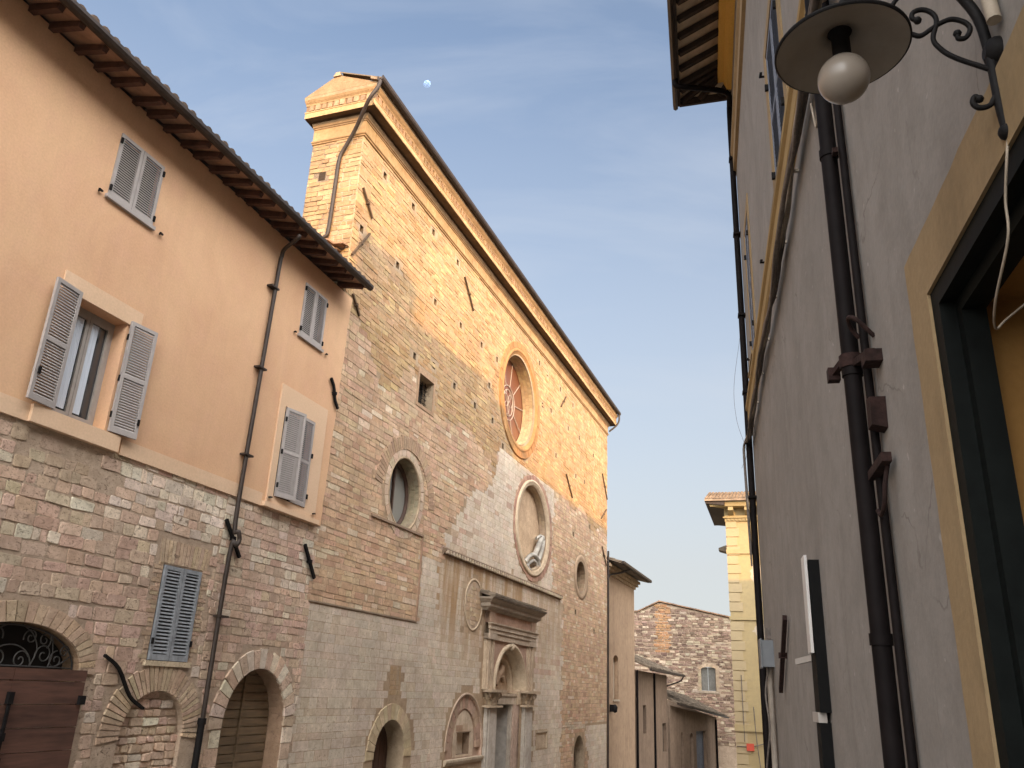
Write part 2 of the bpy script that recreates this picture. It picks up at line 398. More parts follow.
def molding(mb, cx, cz, prof, n=64, col=None, a0=0, a1=360):   # prof: (rx, rz, y) rings joined outward in
    m = len(prof); full = a1 - a0 >= 360; k_ = n if full else n + 1
    vs = []
    for rx, rz, y in prof:
        for k in range(k_):
            t = R(a0) + (R(a1) - R(a0)) * k / n; vs.append((cx + rx * math.cos(t), y, cz + rz * math.sin(t)))
    fs = []
    for i in range(m - 1):
        for k in range(n):
            k2 = (k + 1) % k_; fs.append((i * k_ + k, i * k_ + k2, (i + 1) * k_ + k2, (i + 1) * k_ + k))
    return mb.add(vs, fs, col, True)
def smooth(pts, k=6):     # Catmull-Rom
    P = [Vector(p) for p in pts]; P = [P[0] * 2 - P[1]] + P + [P[-1] * 2 - P[-2]]; out = []
    for i in range(1, len(P) - 2):
        for j in range(k):
            t = j / k; a, b, c, d = P[i - 1], P[i], P[i + 1], P[i + 2]
            out.append(.5 * ((2 * b) + (c - a) * t + (2 * a - 5 * b + 4 * c - d) * t * t + (3 * b - a - 3 * c + d) * t ** 3))
    return out + [P[-2]]
def leaf(mb, hx, z0, z1, w, dirn, yb, ang=0.0, out=-1, th=.04, pitch=.042, mid=True, st=.06, slat_t=.006, hk=.47):   # louvred shutter leaf hung at x=hx
    ca, sa = math.cos(R(ang)), math.sin(R(ang))
    def P(u, d, z): return (hx + dirn * (u * ca - d * sa), yb + out * (u * sa + d * ca), z)
    def bx(u0, u1, d0, d1, a, b): mb.hexa([P(u0, d0, a), P(u1, d0, a), P(u1, d1, a), P(u0, d1, a), P(u0, d0, b), P(u1, d0, b), P(u1, d1, b), P(u0, d1, b)])
    bx(0, st, 0, th, z0, z1); bx(w - st, w, 0, th, z0, z1)
    bx(st, w - st, 0, th, z0, z0 + st * 1.4); bx(st, w - st, 0, th, z1 - st, z1)
    fields = [(z0 + st * 1.4, z1 - st)]
    if mid:
        zm = (z0 + z1) / 2; bx(st, w - st, 0, th, zm - st / 2, zm + st / 2); fields = [(z0 + st * 1.4, zm - st / 2), (zm + st / 2, z1 - st)]
    for a, b in fields:
        n = max(2, int((b - a) / pitch)); q = (b - a) / n
        for i in range(n):
            zc = a + (i + .5) * q; hh = q * hk
            mb.hexa([P(st, .006, zc + hh), P(w - st, .006, zc + hh), P(w - st, th - .006, zc - hh), P(st, th - .006, zc - hh),
                     P(st, .006, zc + hh + slat_t), P(w - st, .006, zc + hh + slat_t), P(w - st, th - .006, zc - hh + slat_t), P(st, th - .006, zc - hh + slat_t)])
def tiles(mb, a, b, up, w=.21, ln=.42, r_=.085, n=5):    # barrel tiles on the slope from eave a-b upward along vector up
    a = Vector(a); b = Vector(b); up = Vector(up); ex = (b - a); L = ex.length; ex.normalize(); eu = up.normalized(); nn = ex.cross(eu).normalized()
    if nn.z < 0: nn = -nn
    cols = int(L / w); rows = max(1, int(up.length / ln))
    for c in range(cols):
        for r0 in range(rows):
            o = a + ex * ((c + .5) * w + U(-.01, .01)) + eu * (r0 * ln + U(-.015, .015)) + nn * U(0, .012)
            rr = r_ * U(.92, 1.06); vs = []
            for q, lift, sc in ((0, .035, 1.0), (ln * 1.12, .0, .86)):
                for k in range(n + 1):
                    t = math.pi * k / n
                    vs.append(o + eu * q + ex * (rr * sc * math.cos(t)) + nn * (lift + rr * sc * math.sin(t) * .9))
            fs = [(k, k + 1, n + 2 + k, n + 1 + k) for k in range(n)] + [tuple(range(n + 1))]
            mb.add(vs, fs, None, False)
    ex2 = a + up; mb.add([a - nn * .05, b - nn * .05, b + up - nn * .05, a + up - nn * .05, a + nn * .012, b + nn * .012, b + up + nn * .012, a + up + nn * .012],
                         [(0, 1, 2, 3), (4, 5, 6, 7), (0, 1, 5, 4), (1, 2, 6, 5), (2, 3, 7, 6), (3, 0, 4, 7)])
def gz(y): return -.085 * max(0, min(y, 140))

PINK, PINK2, WHITE, BUFF, DARKP, BRICK = (.575, .43, .345), (.60, .455, .36), (.68, .60, .50), (.585, .48, .365), (.53, .395, .315), (.53, .41, .30)
MORTAR = (.45, .36, .28)

# ------------------------------------------------------------------ ground
g = MB()
xs = [-3000, -200, -40, -14, 0, 14, 40, 200, 3000]; ys = [-3000, -200, -30, 0, 20, 40, 60, 100, 140, 400, 3000]
g.add([(x, y, gz(y) - .004) for y in ys for x in xs], [(j * 9 + i, j * 9 + i + 1, j * 9 + i + 10, j * 9 + i + 9) for j in range(10) for i in range(8)])
o = g.build('ground', 'earth'); o['kind'] = 'structure'
g = MB(); ys = [-30, 0, 15.3, 20, 40, 60, 75]
def lx(y): return -10.6 + .352 * (y - 0)
def rx(y): return (1.03 + .237 * y) if y < 15.4 else (4.7 + (y - 15.4) * .36)
g.add([p for y in ys for p in ((lx(y) - .3, y, gz(y)), (rx(y) + .05, y, gz(y)))], [(2 * i, 2 * i + 1, 2 * i + 3, 2 * i + 2) for i in range(len(ys) - 1)])
o = g.build('street', 'street'); o['kind'] = 'structure'

# ================================================================== PINK HOUSE
H = Thing('plastered_house', 'peach plastered house with grey louvred shutters over a rough stone ground floor', 'house', HF, (8, 0, -1.0))
HX0, HX1 = -3.0, 15.95
doorL = arch(8.9, 1.13, -2, 1.6, .58); doorR = arch(14.5, .99, -3, .78, 1.0); winlow = rect(11.36, 12.33, 1.80, 3.32)
blindH = arch(11.78, .72, .0, .72, .62)
house_holes = [doorL, doorR, winlow, blindH]
mb = MB()
def lowpal(x, z):
    r_ = random.random()
    if z > 3.5 + .25 * math.sin(x * 2) and x > 9.9 and r_ < (.72 if x < 13 else .35): return vary(WHITE, .14)
    if 8.1 < x < 10.2 and z > 4.15: return vary((.47, .375, .28), .08)
    if r_ < .10: return vary(WHITE, .12)
    if r_ < .26: return vary(BUFF, .10)
    if r_ < .40: return vary(DARKP, .12)
    return vary(PINK if random.random() < .6 else PINK2, .10)
mb.plate(rect(HX0, HX1, -3.0, 4.83), house_holes, .0, MORTAR)
av = Avoid([arch(8.9, 1.32, -2, 1.6, .82), arch(14.5, 1.33, -3, .78, 1.33), rect(11.25, 12.45, 1.74, 3.78), arch(11.78, 1.15, .0, .72, 1.0)])
masonry(mb, HX0, 12.7, -2.6, 4.83, (.13, .22), (.18, .46), lowpal, lambda x, z: not (8.2 < x < 10.1 and z > 4.3 + .2 * math.sin(x * 5)) or random.random() < .25, .0, prot=(.001, .016), gap=.012, jit=.016, bev=.012, avoid=av, wob=.016)
masonry(mb, 12.7, HX1, -2.6, 4.83, (.12, .19), (.2, .44), lowpal, lambda x, z: True, .0, prot=(.002, .013), gap=.012, jit=.010, bev=.009, avoid=av, wob=.008)
for x in (11.24, 12.35):                                           # brick jambs beside the low window
    z = 1.76
    while z < 3.34:
        d = .0 if random.random() < .5 else .09
        mb.box(x - (d if x < 12 else 0), x + .10 + (d if x > 12 else 0), -U(.006, .012), .01, z, z + .058, vary(BRICK, .15)); z += .07
for k in range(14):                                                # upright bricks over the low window
    x = 11.26 + k * .085; t = (k - 6.5) * .008
    mb.hexa([(x, -.012, 3.345), (x + .073, -.012, 3.345), (x + .073, .01, 3.345), (x, .01, 3.345), (x + t, -.012, 3.72), (x + .073 + t, -.012, 3.72), (x + .073 + t, .01, 3.72), (x + t, .01, 3.72)], vary(BRICK, .14))
for h_, d in ((doorL, .32), (doorR, .38), (winlow, .1)): mb.rim(h_, 0, d, vary((.33, .235, .16)))
mb.rim(blindH, 0, .12, MORTAR); mb.plate(blindH, [], .10, MORTAR)
masonry(mb, 11.0, 12.6, -1.5, 1.5, (.07, .16), (.12, .34), lowpal, lambda x, z: pin(blindH, x, z), .10, prot=(.01, .05), gap=.02, jit=.014, bev=.012, avoid=None)
mb.box(HX0, HX1, .45, 9, -3, 4.8, MORTAR)
stone_wall = H.part(mb, 'stone_wall', 'rubble')
mb = MB(); ring(mb, 8.9, 1.6, (1.13, .58), (1.40, .84), -4, 184, 26, -.025, .02, lambda k: vary(BRICK, .16), gap=.014, jag=.03)
H.part(mb, 'door_arch', 'rubble', label='brick arch over the red-brown door')
mb = MB(); ring(mb, 11.78, .72, (.72, .62), (1.13, 1.0), -8, 188, 34, -.022, .02, lambda k: vary(BRICK, .16), gap=.014, jag=.05)
H.part(mb, 'blocked_arch', 'rubble')
mb = MB(); ring(mb, 14.5, .78, (.99, 1.0), (1.31, 1.31), -3, 183, 19, -.03, .02, lambda k: vary(WHITE if k % 2 else PINK2, .1), gap=.014, jag=.06)
for zz in range(7):
    for sx in (-1, 1):
        c = vary(PINK2 if zz % 2 else WHITE, .12); w = U(.24, .36); a, b = sorted((14.5 + sx * .99, 14.5 + sx * (.99 + w)))
        mb.box(a, b, -U(.02, .03), .01, .72 - (zz + 1) * .3, .72 - zz * .3 - .014, c)
H.part(mb, 'door_arch', 'rubble', label='arch of alternating white and pink wedge stones')
# plaster
upw1 = rect(8.55, 9.55, 8.69, 9.88); upw2 = rect(14.12, 15.05, 8.68, 9.95); opw = rect(8.51, 9.51, 5.07, 6.87); w3 = rect(14.02, 15.15, 5.08, 6.96)
mb = MB()
outl = [(HX0, 4.82)] + [(15.9 + .0, 4.82)]
z = 4.82
while z < 10.6: outl.append((15.93 + (z - 4.82) * .033 + U(-.025, .025), z)); z += U(.08, .2)
outl += [(HX0, 10.7)]
mb.plate(outl, [upw1, upw2, opw, w3], -.03); mb.rim(outl, -.03, .02)
for h_, d in ((upw1, .12), (upw2, .12), (opw, .42), (w3, .12)): mb.rim(h_, -.03, d)
H.part(mb, 'plaster_wall', 'peach')
mb = MB(); mb.box(HX0, 15.86, .45, 9, 4.85, 10.6); H.part(mb, 'inner_wall', 'dark')
for a, b in ((HX0, 8.235), (9.885, 13.675)): H.part(MB().box(a, b, -.05, .0, 4.80, 5.05), 'string_band', 'cream_trim')
# open window
H.base = (8.08, 0, -1.0)
mb = MB(); mb.box(8.25, 9.85, -.055, -.02, 6.872, 7.16); H.part(mb, 'lintel', 'cream_trim')
mb = MB(); mb.box(8.24, 9.88, -.10, .0, 4.805, 5.055); H.part(mb, 'sill', 'cream_trim')
mb = MB()
Y = .22
mb.box(8.592, 8.66, Y, Y + .07, 5.072, 6.868); mb.box(9.52, 9.588, Y, Y + .07, 5.072, 6.868); mb.box(8.66, 9.52, Y, Y + .07, 6.80, 6.868); mb.box(8.66, 9.52, Y, Y + .07, 5.072, 5.13)
for a, b in ((8.665, 9.085), (9.095, 9.515)):
    mb.box(a, a + .055, Y - .02, Y + .04, 5.14, 6.79); mb.box(b - .055, b, Y - .02, Y + .04, 5.14, 6.79); mb.box(a + .055, b - .055, Y - .02, Y + .04, 5.14, 5.21); mb.box(a + .055, b - .055, Y - .02, Y + .04, 6.72, 6.79)
win = H.part(mb, 'window', 'frame_grey', label='open casement window between swung-back shutters')
mb = MB(); mb.plate(rect(8.72, 9.03, 5.21, 6.72), [], Y + .012); mb.plate(rect(9.15, 9.46, 5.21, 6.72), [], Y + .012)
H.part(mb, 'pane', 'pane', win)
mb = MB()
for a, b in ((8.70, 8.98), (9.14, 9.28)):
    n = 26; vs = []
    for k in range(n + 1):
        x = a + (b - a) * k / n; yy = Y - .012 + .008 * math.sin(k * 1.9); vs += [(x, yy, 5.24), (x, yy, 6.70)]
    mb.add(vs, [(2 * k, 2 * k + 2, 2 * k + 3, 2 * k + 1) for k in range(n)], None, True)
H.part(mb, 'curtain', 'curtain', win)
def shutter_part(th, *a, mat='shutter_grey', name='shutter', label=None, hinges=(), **k):
    mb = MB(); leaf(mb, *a, **k); s_ = th.part(mb, name, mat, label=label)
    for (x, y, z) in hinges: th.part(MB().box(x - .018, x + .018, y - .02, y + .01, z - .05, z + .05), 'hinge', 'iron', s_)
    return s_
shutter_part(H, 8.57, 5.08, 6.93,   .52, -1, -.07, ang=7, label='left shutter of the open window, swung off the wall', hinges=[(8.57, -.06, 5.4), (8.57, -.06, 6.6), (8.12, -.18, 5.5)])
shutter_part(H, 9.62, 5.08, 6.93, .52, 1, -.06, ang=7, label='right shutter of the open window, swung back to the wall', hinges=[(9.62, -.07, 5.35), (9.62, -.07, 5.95), (9.62, -.07, 6.65), (10.1, -.16, 5.35)])
H.base = (8, 0, -1.0)
# closed upper windows
for (x0, x1, z0, z1) in ((8.55, 9.55, 8.69, 9.88), (14.12, 15.05, 8.68, 9.95)):
    xm = (x0 + x1) / 2
    shutter_part(H, x0 + .005, z0 + .02, z1 - .005, xm - x0 - .01, 1, -.015, mid=False, hinges=[(x0 + .01, -.06, z0 + .15), (x0 + .01, -.06, z1 - .15)])
    shutter_part(H, x1 - .005, z0 + .02, z1 - .005, xm - x0 - .01, -1, -.015, mid=False, hinges=[(x1 - .01, -.06, z0 + .15), (x1 - .01, -.06, z1 - .15)])
    mb = MB(); mb.box(x0 - .04, x1 + .04, -.09, .02, z0 - .05, z0 + .012); H.part(mb, 'sill', 'shutter_grey')
    for x in (x0 - .17, x1 + .2):
        mb = MB(); mb.bar((x - .05, -.10, z0 - .03), (x + .05, -.06, z0 - .01), .03, .025); mb.bar((x, -.08, z0 - .02), (x, .0, z0 - .02), .02, .02); H.part(mb, 'shutter_hook', 'iron')
# third window with raised surround
mb = MB(); mb.slab([(13.8, 4.88), (15.62, 4.88), (15.62, 7.42), (13.8, 7.42)], -.065, -.02, [rect(14.0, 15.17, 5.06, 6.98)]); H.part(mb, 'window_surround', 'cream_trim')
mb = MB(); mb.box(13.68, 15.72, -.13, .0, 4.80, 4.90); H.part(mb, 'sill', 'cream_trim')
shutter_part(H, 14.03, 5.07, 6.96, .555, 1, -.06, ang=13, label='louvred shutter leaf standing ajar', hinges=[(14.03, -.1, 5.3), (14.03, -.1, 6.7), (14.03, -.1, 6.0)])
shutter_part(H, 15.14, 5.07, 6.96, .555, -1, -.05, label='closed louvred shutter leaf', hinges=[(15.15, -.1, 5.3), (15.15, -.1, 6.2)])
for x in (13.86, 15.5):
    mb = MB(); mb.bar((x - .07, -.12, 4.99), (x + .07, -.09, 5.02), .03, .03); mb.bar((x, -.10, 5.0), (x, -.06, 5.0), .02, .02); H.part(mb, 'shutter_hook', 'iron')
# low blue shutters
for hx, d in ((11.38, 1), (12.31, -1)):
    shutter_part(H, hx, 1.81, 3.31, .46, d, .01, mid=False, pitch=.055, st=.065, slat_t=.014, hk=.24, mat='shutter_blue', hinges=[(hx, -.035, 2.1)])
mb = MB(); mb.box(11.37, 12.32, .06, .09, 1.8, 3.32); H.part(mb, 'window', 'dark', label='dark opening behind the blue-grey shutters')
mb = MB(); mb.box(11.30, 12.40, -.05, .05, 1.72, 1.80, vary(BUFF)); H.part(mb, 'sill', 'rubble')
# left door
mb = MB()
for sx in (0, 1):
    x0, x1 = ((7.66, 8.885), (8.895, 10.13))[sx]; z = -.95
    while z < 1.55:
        h = .30; mb.box(x0, x1, -.075 + U(-.004, .004), -.02, z, min(z + h - .010, 1.60)); z += h
mb.box(8.878, 8.902, -.07, -.03, -.95, 1.6)
d_ = H.part(mb, 'door', 'door_red', label='red-brown plank double door')
H.part(MB().box(10.05, 10.16, -.12, -.05, 1.14, 1.26), 'hinge', 'iron', d_)
mb = MB(); mb.bar((8.89, -.11, 1.25), (8.89, -.11, .45), .03, .04); mb.box(8.84, 8.94, -.13, -.07, .38, .5); mb.box(8.85, 8.93, -.13, -.07, 1.15, 1.3); mb.box(8.86, 8.93, -.13, -.07, .70, .8); H.part(mb, 'bolt', 'iron', d_)
mb = MB(); mb.plate(arch(8.9, 1.12, 1.55, 1.6, .57), [], .30); fl = H.part(mb, 'fanlight', 'dark')
mb = MB()
def spiral(cx, cz, r0, turns, a0, dirn, y, k=26):
    return [(cx + r0 * (1 - .85 * i / k) * math.cos(R(a0) + dirn * turns * 2 * math.pi * i / k), y, cz + r0 * (1 - .85 * i / k) * math.sin(R(a0) + dirn * turns * 2 * math.pi * i / k)) for i in range(k + 1)]
YG = .10
mb.tube([(8.9 + .36 * math.cos(R(t)), YG, 1.62 + .27 * math.sin(R(t))) for t in range(0, 181, 12)], .010, 6)
mb.tube([(8.9 + 1.10 * math.cos(R(t)), YG, 1.60 + .55 * math.sin(R(t))) for t in range(0, 181, 10)], .012, 6)
mb.tube([(7.8, YG, 1.62), (10.0, YG, 1.62)], .012, 6)
for sx in (-1, 1):
    for (px, pz, r_, a0, dr) in ((.18, 1.70, .13, 20, 1), (.55, 1.78, .15, 200, -1), (.52, 1.98, .12, 300, 1), (.78, 1.72, .13, 90, 1), (.28, 2.0, .12, 200, -1), (.90, 1.84, .09, 20, 1)):
        mb.tube(spiral(8.9 + sx * px, pz, r_, 1.4, a0 if sx > 0 else 180 - a0, dr * sx, YG), .009, 6)
    mb.tube(smooth([(8.9 + sx * .36, YG, 1.62), (8.9 + sx * .42, YG, 1.85), (8.9 + sx * .30, YG, 2.05), (8.9 + sx * .1, YG, 2.16)]), .009, 6)
    mb.tube(smooth([(8.9 + sx * .66, YG, 1.62), (8.9 + sx * .70, YG, 1.80), (8.9 + sx * .64, YG, 2.04)]), .009, 6)
    mb.tube(smooth([(8.9 + sx * .66, YG, 1.62), (8.9 + sx * .84, YG, 1.66), (8.9 + sx * 1.02, YG, 1.78)]), .009, 6)
H.part(mb, 'scroll_grille', plain('grille_iron', (.09, .085, .08), .5, .5, .2, 20, .2), fl)
# right door
mb = MB(); z = -1.6
while z < 1.8:
    for a, b in ((13.5, 14.49), (14.55, 15.5)): mb.box(a, b, .34 + U(-.004, .004), .37, z, z + .14)
    z += .155
mb.box(14.49, 14.55, .30, .36, -1.6, 1.8); d_ = H.part(mb, 'door', 'door_olive', label='olive-brown boarded arched door')
# downpipe
mb = MB()
mb.tube(smooth([(12.76, -.68, 10.28), (12.77, -.62, 10.20), (12.95, -.22, 10.12), (13.02, -.12, 10.0), (13.0, -.11, 9.6), (12.93, -.11, 6.8), (12.89, -.11, 4.35), (12.92, -.19, 4.15), (12.97, -.2, 4.0), (12.92, -.19, 3.88), (12.87, -.11, 3.7), (12.85, -.11, .8)], 5), .043, 10)
for z in (9.2, 7.4, 5.6, 2.6): mb.box(12.80, 13.06, -.165, -.02, z, z + .035)
pp = H.part(mb, 'downpipe', 'gutter')
mb = MB(); mb.tube([(12.84, -.11, .9), (12.84, -.11, -1.6)], .058, 12); mb.tube([(12.84, -.11, .92), (12.84, -.11, .82)], .072, 12); H.part(mb, 'standpipe', 'iron', pp)
# anchors
def anchor(th, x0, z0, x1, z1, y=-.06, w=.045, mat='iron', bend=0.0, knob=True, sgn=-1):
    mb = MB(); a = Vector((x0, y, z0)); b = Vector((x1, y, z1)); d = b - a; nrm = Vector((-d.z, 0, d.x)).normalized()
    pts = smooth([a, a + d * .3 + nrm * bend * d.length, a + d * .7 - nrm * bend * d.length, b], 4)
    for i in range(len(pts) - 1): mb.bar(pts[i], pts[i + 1] + (pts[i + 1] - pts[i]) * .05, w, .05, None, (0, 1, 0))
    if knob: m_ = (a + b) / 2; mb.box(m_.x - .035, m_.x + .035, y + sgn * .05, y - sgn * .06, m_.z - .035, m_.z + .035)
    th.part(mb, 'wall_anchor', mat)
anchor(H, 12.70, 4.33, 13.25, 3.72, -.05, .06); anchor(H, 15.38, 4.32, 15.90, 3.68, -.06, .07)
anchor(H, 10.42, 1.83, 11.43, 1.08, -.05, .038, bend=.045, knob=False); anchor(H, 15.55, 8.18, 15.99, 7.58, -.08, .06, bend=.05)
# eaves
mb = MB(); mb.add([(HX0, .0, 10.66), (15.72, .0, 10.66), (15.72, -.68, 10.50), (HX0, -.68, 10.50)], [(0, 1, 2, 3)]); H.part(mb, 'soffit', 'soffit')
x = -2.8; raf = []
while x < 15.7:
    mb = MB(); hx = x + U(-.05, .05); e = U(-.035, .035)
    mb.hexa([(hx, -.62 + e, 10.40), (hx + .10, -.62 + e, 10.40), (hx + .10, .02, 10.52), (hx, .02, 10.52), (hx, -.66 + e, 10.488), (hx + .10, -.66 + e, 10.488), (hx + .10, .02, 10.655), (hx, .02, 10.655)])
    H.part(mb, 'rafter', 'rafter'); x += .405
mb = MB()
prof = [(.66, 10.56), (.66, 10.49), (.69, 10.455), (.74, 10.44), (.79, 10.455), (.82, 10.50), (.82, 10.56), (.805, 10.56), (.80, 10.51), (.74, 10.46), (.68, 10.51), (.675, 10.56)]
mb.profile(prof, HX0, 15.74); H.part(mb, 'gutter', 'gutter')
mb = MB(); mb.hexa([(HX0, -.72, 10.52), (15.74, -.72, 10.52), (15.74, 4.5, 12.1), (HX0, 4.5, 12.1), (HX0, -.72, 10.58), (15.74, -.72, 10.58), (15.74, 4.5, 12.2), (HX0, 4.5, 12.2)])
mb.hexa([(HX0, 4.5, 12.1), (15.74, 4.5, 12.1), (15.74, 9.6, 10.6), (HX0, 9.6, 10.6), (HX0, 4.5, 12.2), (15.74, 4.5, 12.2), (15.74, 9.6, 10.7), (HX0, 9.6, 10.7)])
for x in [HX0 + .1 + k * .22 for k in range(85)]:
    vs = []
    for yy, zz in ((-.77 + U(-.02, .02), 10.575 + U(0, .015)), (4.5, 12.2)):
        for k in range(5):
            t = math.pi * k / 4; vs.append((x + .08 * math.cos(t), yy, zz + .07 * math.sin(t)))
    mb.add(vs, [(k, k + 1, 6 + k, 5 + k) for k in range(4)] + [(0, 1, 2, 3, 4)])
for k in range(9): mb.box(15.15 + U(0, .5), 15.5 + U(0, .3), .3 + U(0, 1.2), .7 + U(0, 1.2), 10.95 + k * .05, 11.03 + k * .05)
H.part(mb, 'roof', 'dark_tile')

# ================================================================== CHURCH
C = Thing('stone_church', 'tall stone church front with round windows and a carved portal, sunlit at the top', 'church', CF, (15.6, 0, -1.5))
CX0, CX1, CT = 15.62, 43.25, 15.14
rose = ell(28.55, 12.14, 1.80, 1.76); niche = ell(30.62, 7.58, 1.80, 1.64); ocuL = ell(19.71, 6.45, .90, .94); ocuR = ell(38.1, 6.66, .80, .72)
smallw = rect(19.98, 20.95, 9.16, 10.05); sdoor = arch(20.08, .82, -4, -.06, .83); fdoor = arch(38.1, .86, -5, -1.0, .85)
portal = arch(28.5, 1.62, 1.12, 1.55, 1.52); pdoor = rect(27.1, 29.9, -5, 1.119); bl = arch(24.95, 1.42, -.36, -.12, 1.5)
holes = [rose, niche, ocuL, ocuR, smallw, sdoor, fdoor, [(27.1, -5), (29.9, -5), (29.9, 1.12), (30.12, 1.12)] + [p for p in reversed(portal[1:-1])] + [(26.88, 1.12), (27.1, 1.12)], bl]
put = [(16.05, 12.53), (18.65, 14.79), (20.09, 14.75), (22.01, 14.71), (18.08, 12.55), (24.45, 12.78), (25.99, 12.84), (25.37, 11.61), (25.85, 10.46), (30.9, 14.61), (32.0, 14.54), (34.05, 14.55), (36.18, 14.51), (31.47, 12.93), (32.71, 13.09), (35.45, 13.11), (37.4, 13.23),
       (19.57, 10.41), (22.43, 10.53), (20.85, 10.61), (24.18, 10.47), (27.0, 9.85), (38.5, 11.3), (36.9, 11.2), (40.2, 13.1), (33.6, 11.3), (39.6, 9.3), (37.2, 5.0), (40.6, 4.4), (36.6, 8.4), (22.6, 12.7), (16.9, 14.7), (20.6, 12.6)]
puth = [rect(x - .085, x + .085, z - .10, z + .10) for x, z in put]
mb = MB()
mb.plate(rect(CX0, CX1, -5.5, CT), holes + puth, .0, (.405, .31, .215))
for h_, d in ((rose, .5), (niche, .28), (ocuL, .42), (ocuR, .5), (smallw, .4), (sdoor, .55), (fdoor, .5)): mb.rim(h_, 0, d, (.40, .32, .23), smooth=len(h_) > 8)
for q in puth: mb.rim(q, 0, .25, (.2, .15, .1)); mb.plate(q, [], .25, (.05, .035, .025))
mb.plate(niche, [], .28, (.56, .42, .29)); mb.rim(bl, 0, .12, PINK)
# a curved soffit of voussoirs reads on the reveals: courses laid across their depth
def reveal_courses(cx, cz, rx_, rz_, y0, y1, n, pal, rows=2, arc=(0, 360)):
    for r0 in range(rows):
        ya = y0 + (y1 - y0) * r0 / rows; yb = y0 + (y1 - y0) * (r0 + 1) / rows - .012
        for k in range(n):
            t0 = R(arc[0] + (arc[1] - arc[0]) * (k + (.5 if r0 % 2 else 0)) / n); t1 = t0 + R((arc[1] - arc[0]) / n) - .008 / rx_
            s_ = .985 - U(0, .008)
            vs = [(cx + rx_ * s_ * math.cos(t), y, cz + rz_ * s_ * math.sin(t)) for y in (ya, yb) for t in (t0, t1)]
            mb.add(vs, [(0, 1, 3, 2)], pal())
reveal_courses(19.71, 6.45, .90, .94, .02, .40, 30, lambda: vary((.33, .285, .2), .1), 3)
reveal_courses(30.62, 7.58, 1.80, 1.64, .03, .27, 34, lambda: vary((.52, .42, .30), .1), 2)
reveal_courses(28.55, 12.14, 1.80, 1.76, .05, .48, 40, lambda: vary((.50, .39, .25), .1), 3)
reveal_courses(38.1, 6.66, .80, .72, .03, .5, 20, lambda: vary((.30, .22, .15), .1), 2)
av = Avoid([ell(28.7, 12.12, 2.3, 2.2), ell(30.85, 7.6, 2.3, 1.95), ell(19.71, 6.45, 1.12, 1.16), ell(38.1, 6.66, 1.2, 1.02), rect(19.9, 21.03, 9.08, 10.2), arch(20.1, 1.2, -4, -.06, 1.2), arch(38.1, .95, -5, -1, .95),
            rect(26.0, 31.35, -5, 4.2), arch(24.95, 1.52, -.5, -.12, 1.6), ell(25.05, 4.08, .74, .80), rect(19.78, 20.36, 1.34, 2.04), rect(32.0, 33.24, -.42, .19)] + puth)
wob_ = lambda x, z: .45 * math.sin(x * 1.7 + z * .6) + .3 * math.sin(x * .6 - z * 2.1)
def zone(x, z):
    """a: pale ashlar, p: pink coursed, m: mixed cream upper courses"""
    w = wob_(x, z)
    if x < 22.4:
        if z < 3.23: return 'a'
        if x > 20.97 and z < 4.97: return 'a'
        if z > 9.6 + w: return 'm'
        return 'p'
    if x < 34.6:
        if z < 5.35: return 'a'
        lim = 6.1 + (x - 22.6) * .78 + w * .8
        if z < min(lim, 9.7) and z < 9.75: return 'a' if (x < 33.6 + .3 * w) else 'p'
        if z > 9.2 + w * .5 or x > 26: return 'm'
        return 'p'
    if z > 9.6 + w * .6: return 'm'
    if x > 39.6 + w and z < .3: return 'a'
    if x < 35.2 and z < 5.3: return 'a'
    return 'p'
def streak(x, z):
    if 22.4 < x < 35 and z < 5.3: return max(0.0, min(1.0, (z - 1.8) / 2.0)) * (1 if x < 30 else .55)
    return .0
def pal_a(x, z):
    c = vary((.62, .545, .455) if random.random() < .8 else random.choice(((.575, .49, .39), (.60, .50, .41))), .04, .02); 
    if x > 22.4 and z > 5.3 and random.random() < (.16 if x < 27 else .03): c = vary((.50, .385, .305), .07)
    if 31.2 < x < 34.9 and 1.7 < z < 2.9 and (int(z / .15) % 3) == 0: c = vary((.53, .41, .335), .06) if random.random() < .7 else c
    return (*c, streak(x, z))
def pal_p(x, z):
    r_ = random.random()
    if x > 35 and .1 < z < .42 and r_ < .8: return vary((.55, .46, .36), .08)
    if r_ < .08: return vary((.66, .55, .42), .10)
    if r_ < .34: return vary((.58, .435, .30), .07)
    if r_ < .44: return vary((.48, .325, .225), .08)
    return vary((.57, .40, .285) if random.random() < .6 else (.55, .395, .265), .07)
def pal_m(x, z):
    r_ = random.random()
    if r_ < .16: return vary((.50, .365, .20), .08)
    if r_ < .36: return vary((.40, .26, .14), .09)
    return vary((.44, .305, .18), .08)
masonry(mb, CX0, CX1, -4.6, CT, (.13, .23), (.25, .7), pal_a, lambda x, z: zone(x, z) == 'a', .0, prot=(.0, .005), gap=.005, jit=.004, bev=.005, avoid=av)
masonry(mb, CX0, CX1, -4.6, CT, (.085, .18), (.2, .6), pal_p, lambda x, z: zone(x, z) == 'p', .0, prot=(.001, .013), gap=.011, jit=.011, bev=.009, avoid=av, wob=.01)
masonry(mb, CX0, CX1, -4.6, CT, (.09, .17), (.22, .62), pal_m, lambda x, z: zone(x, z) == 'm', .0, prot=(.002, .018), gap=.012, jit=.011, bev=.009, avoid=av, wob=.008)
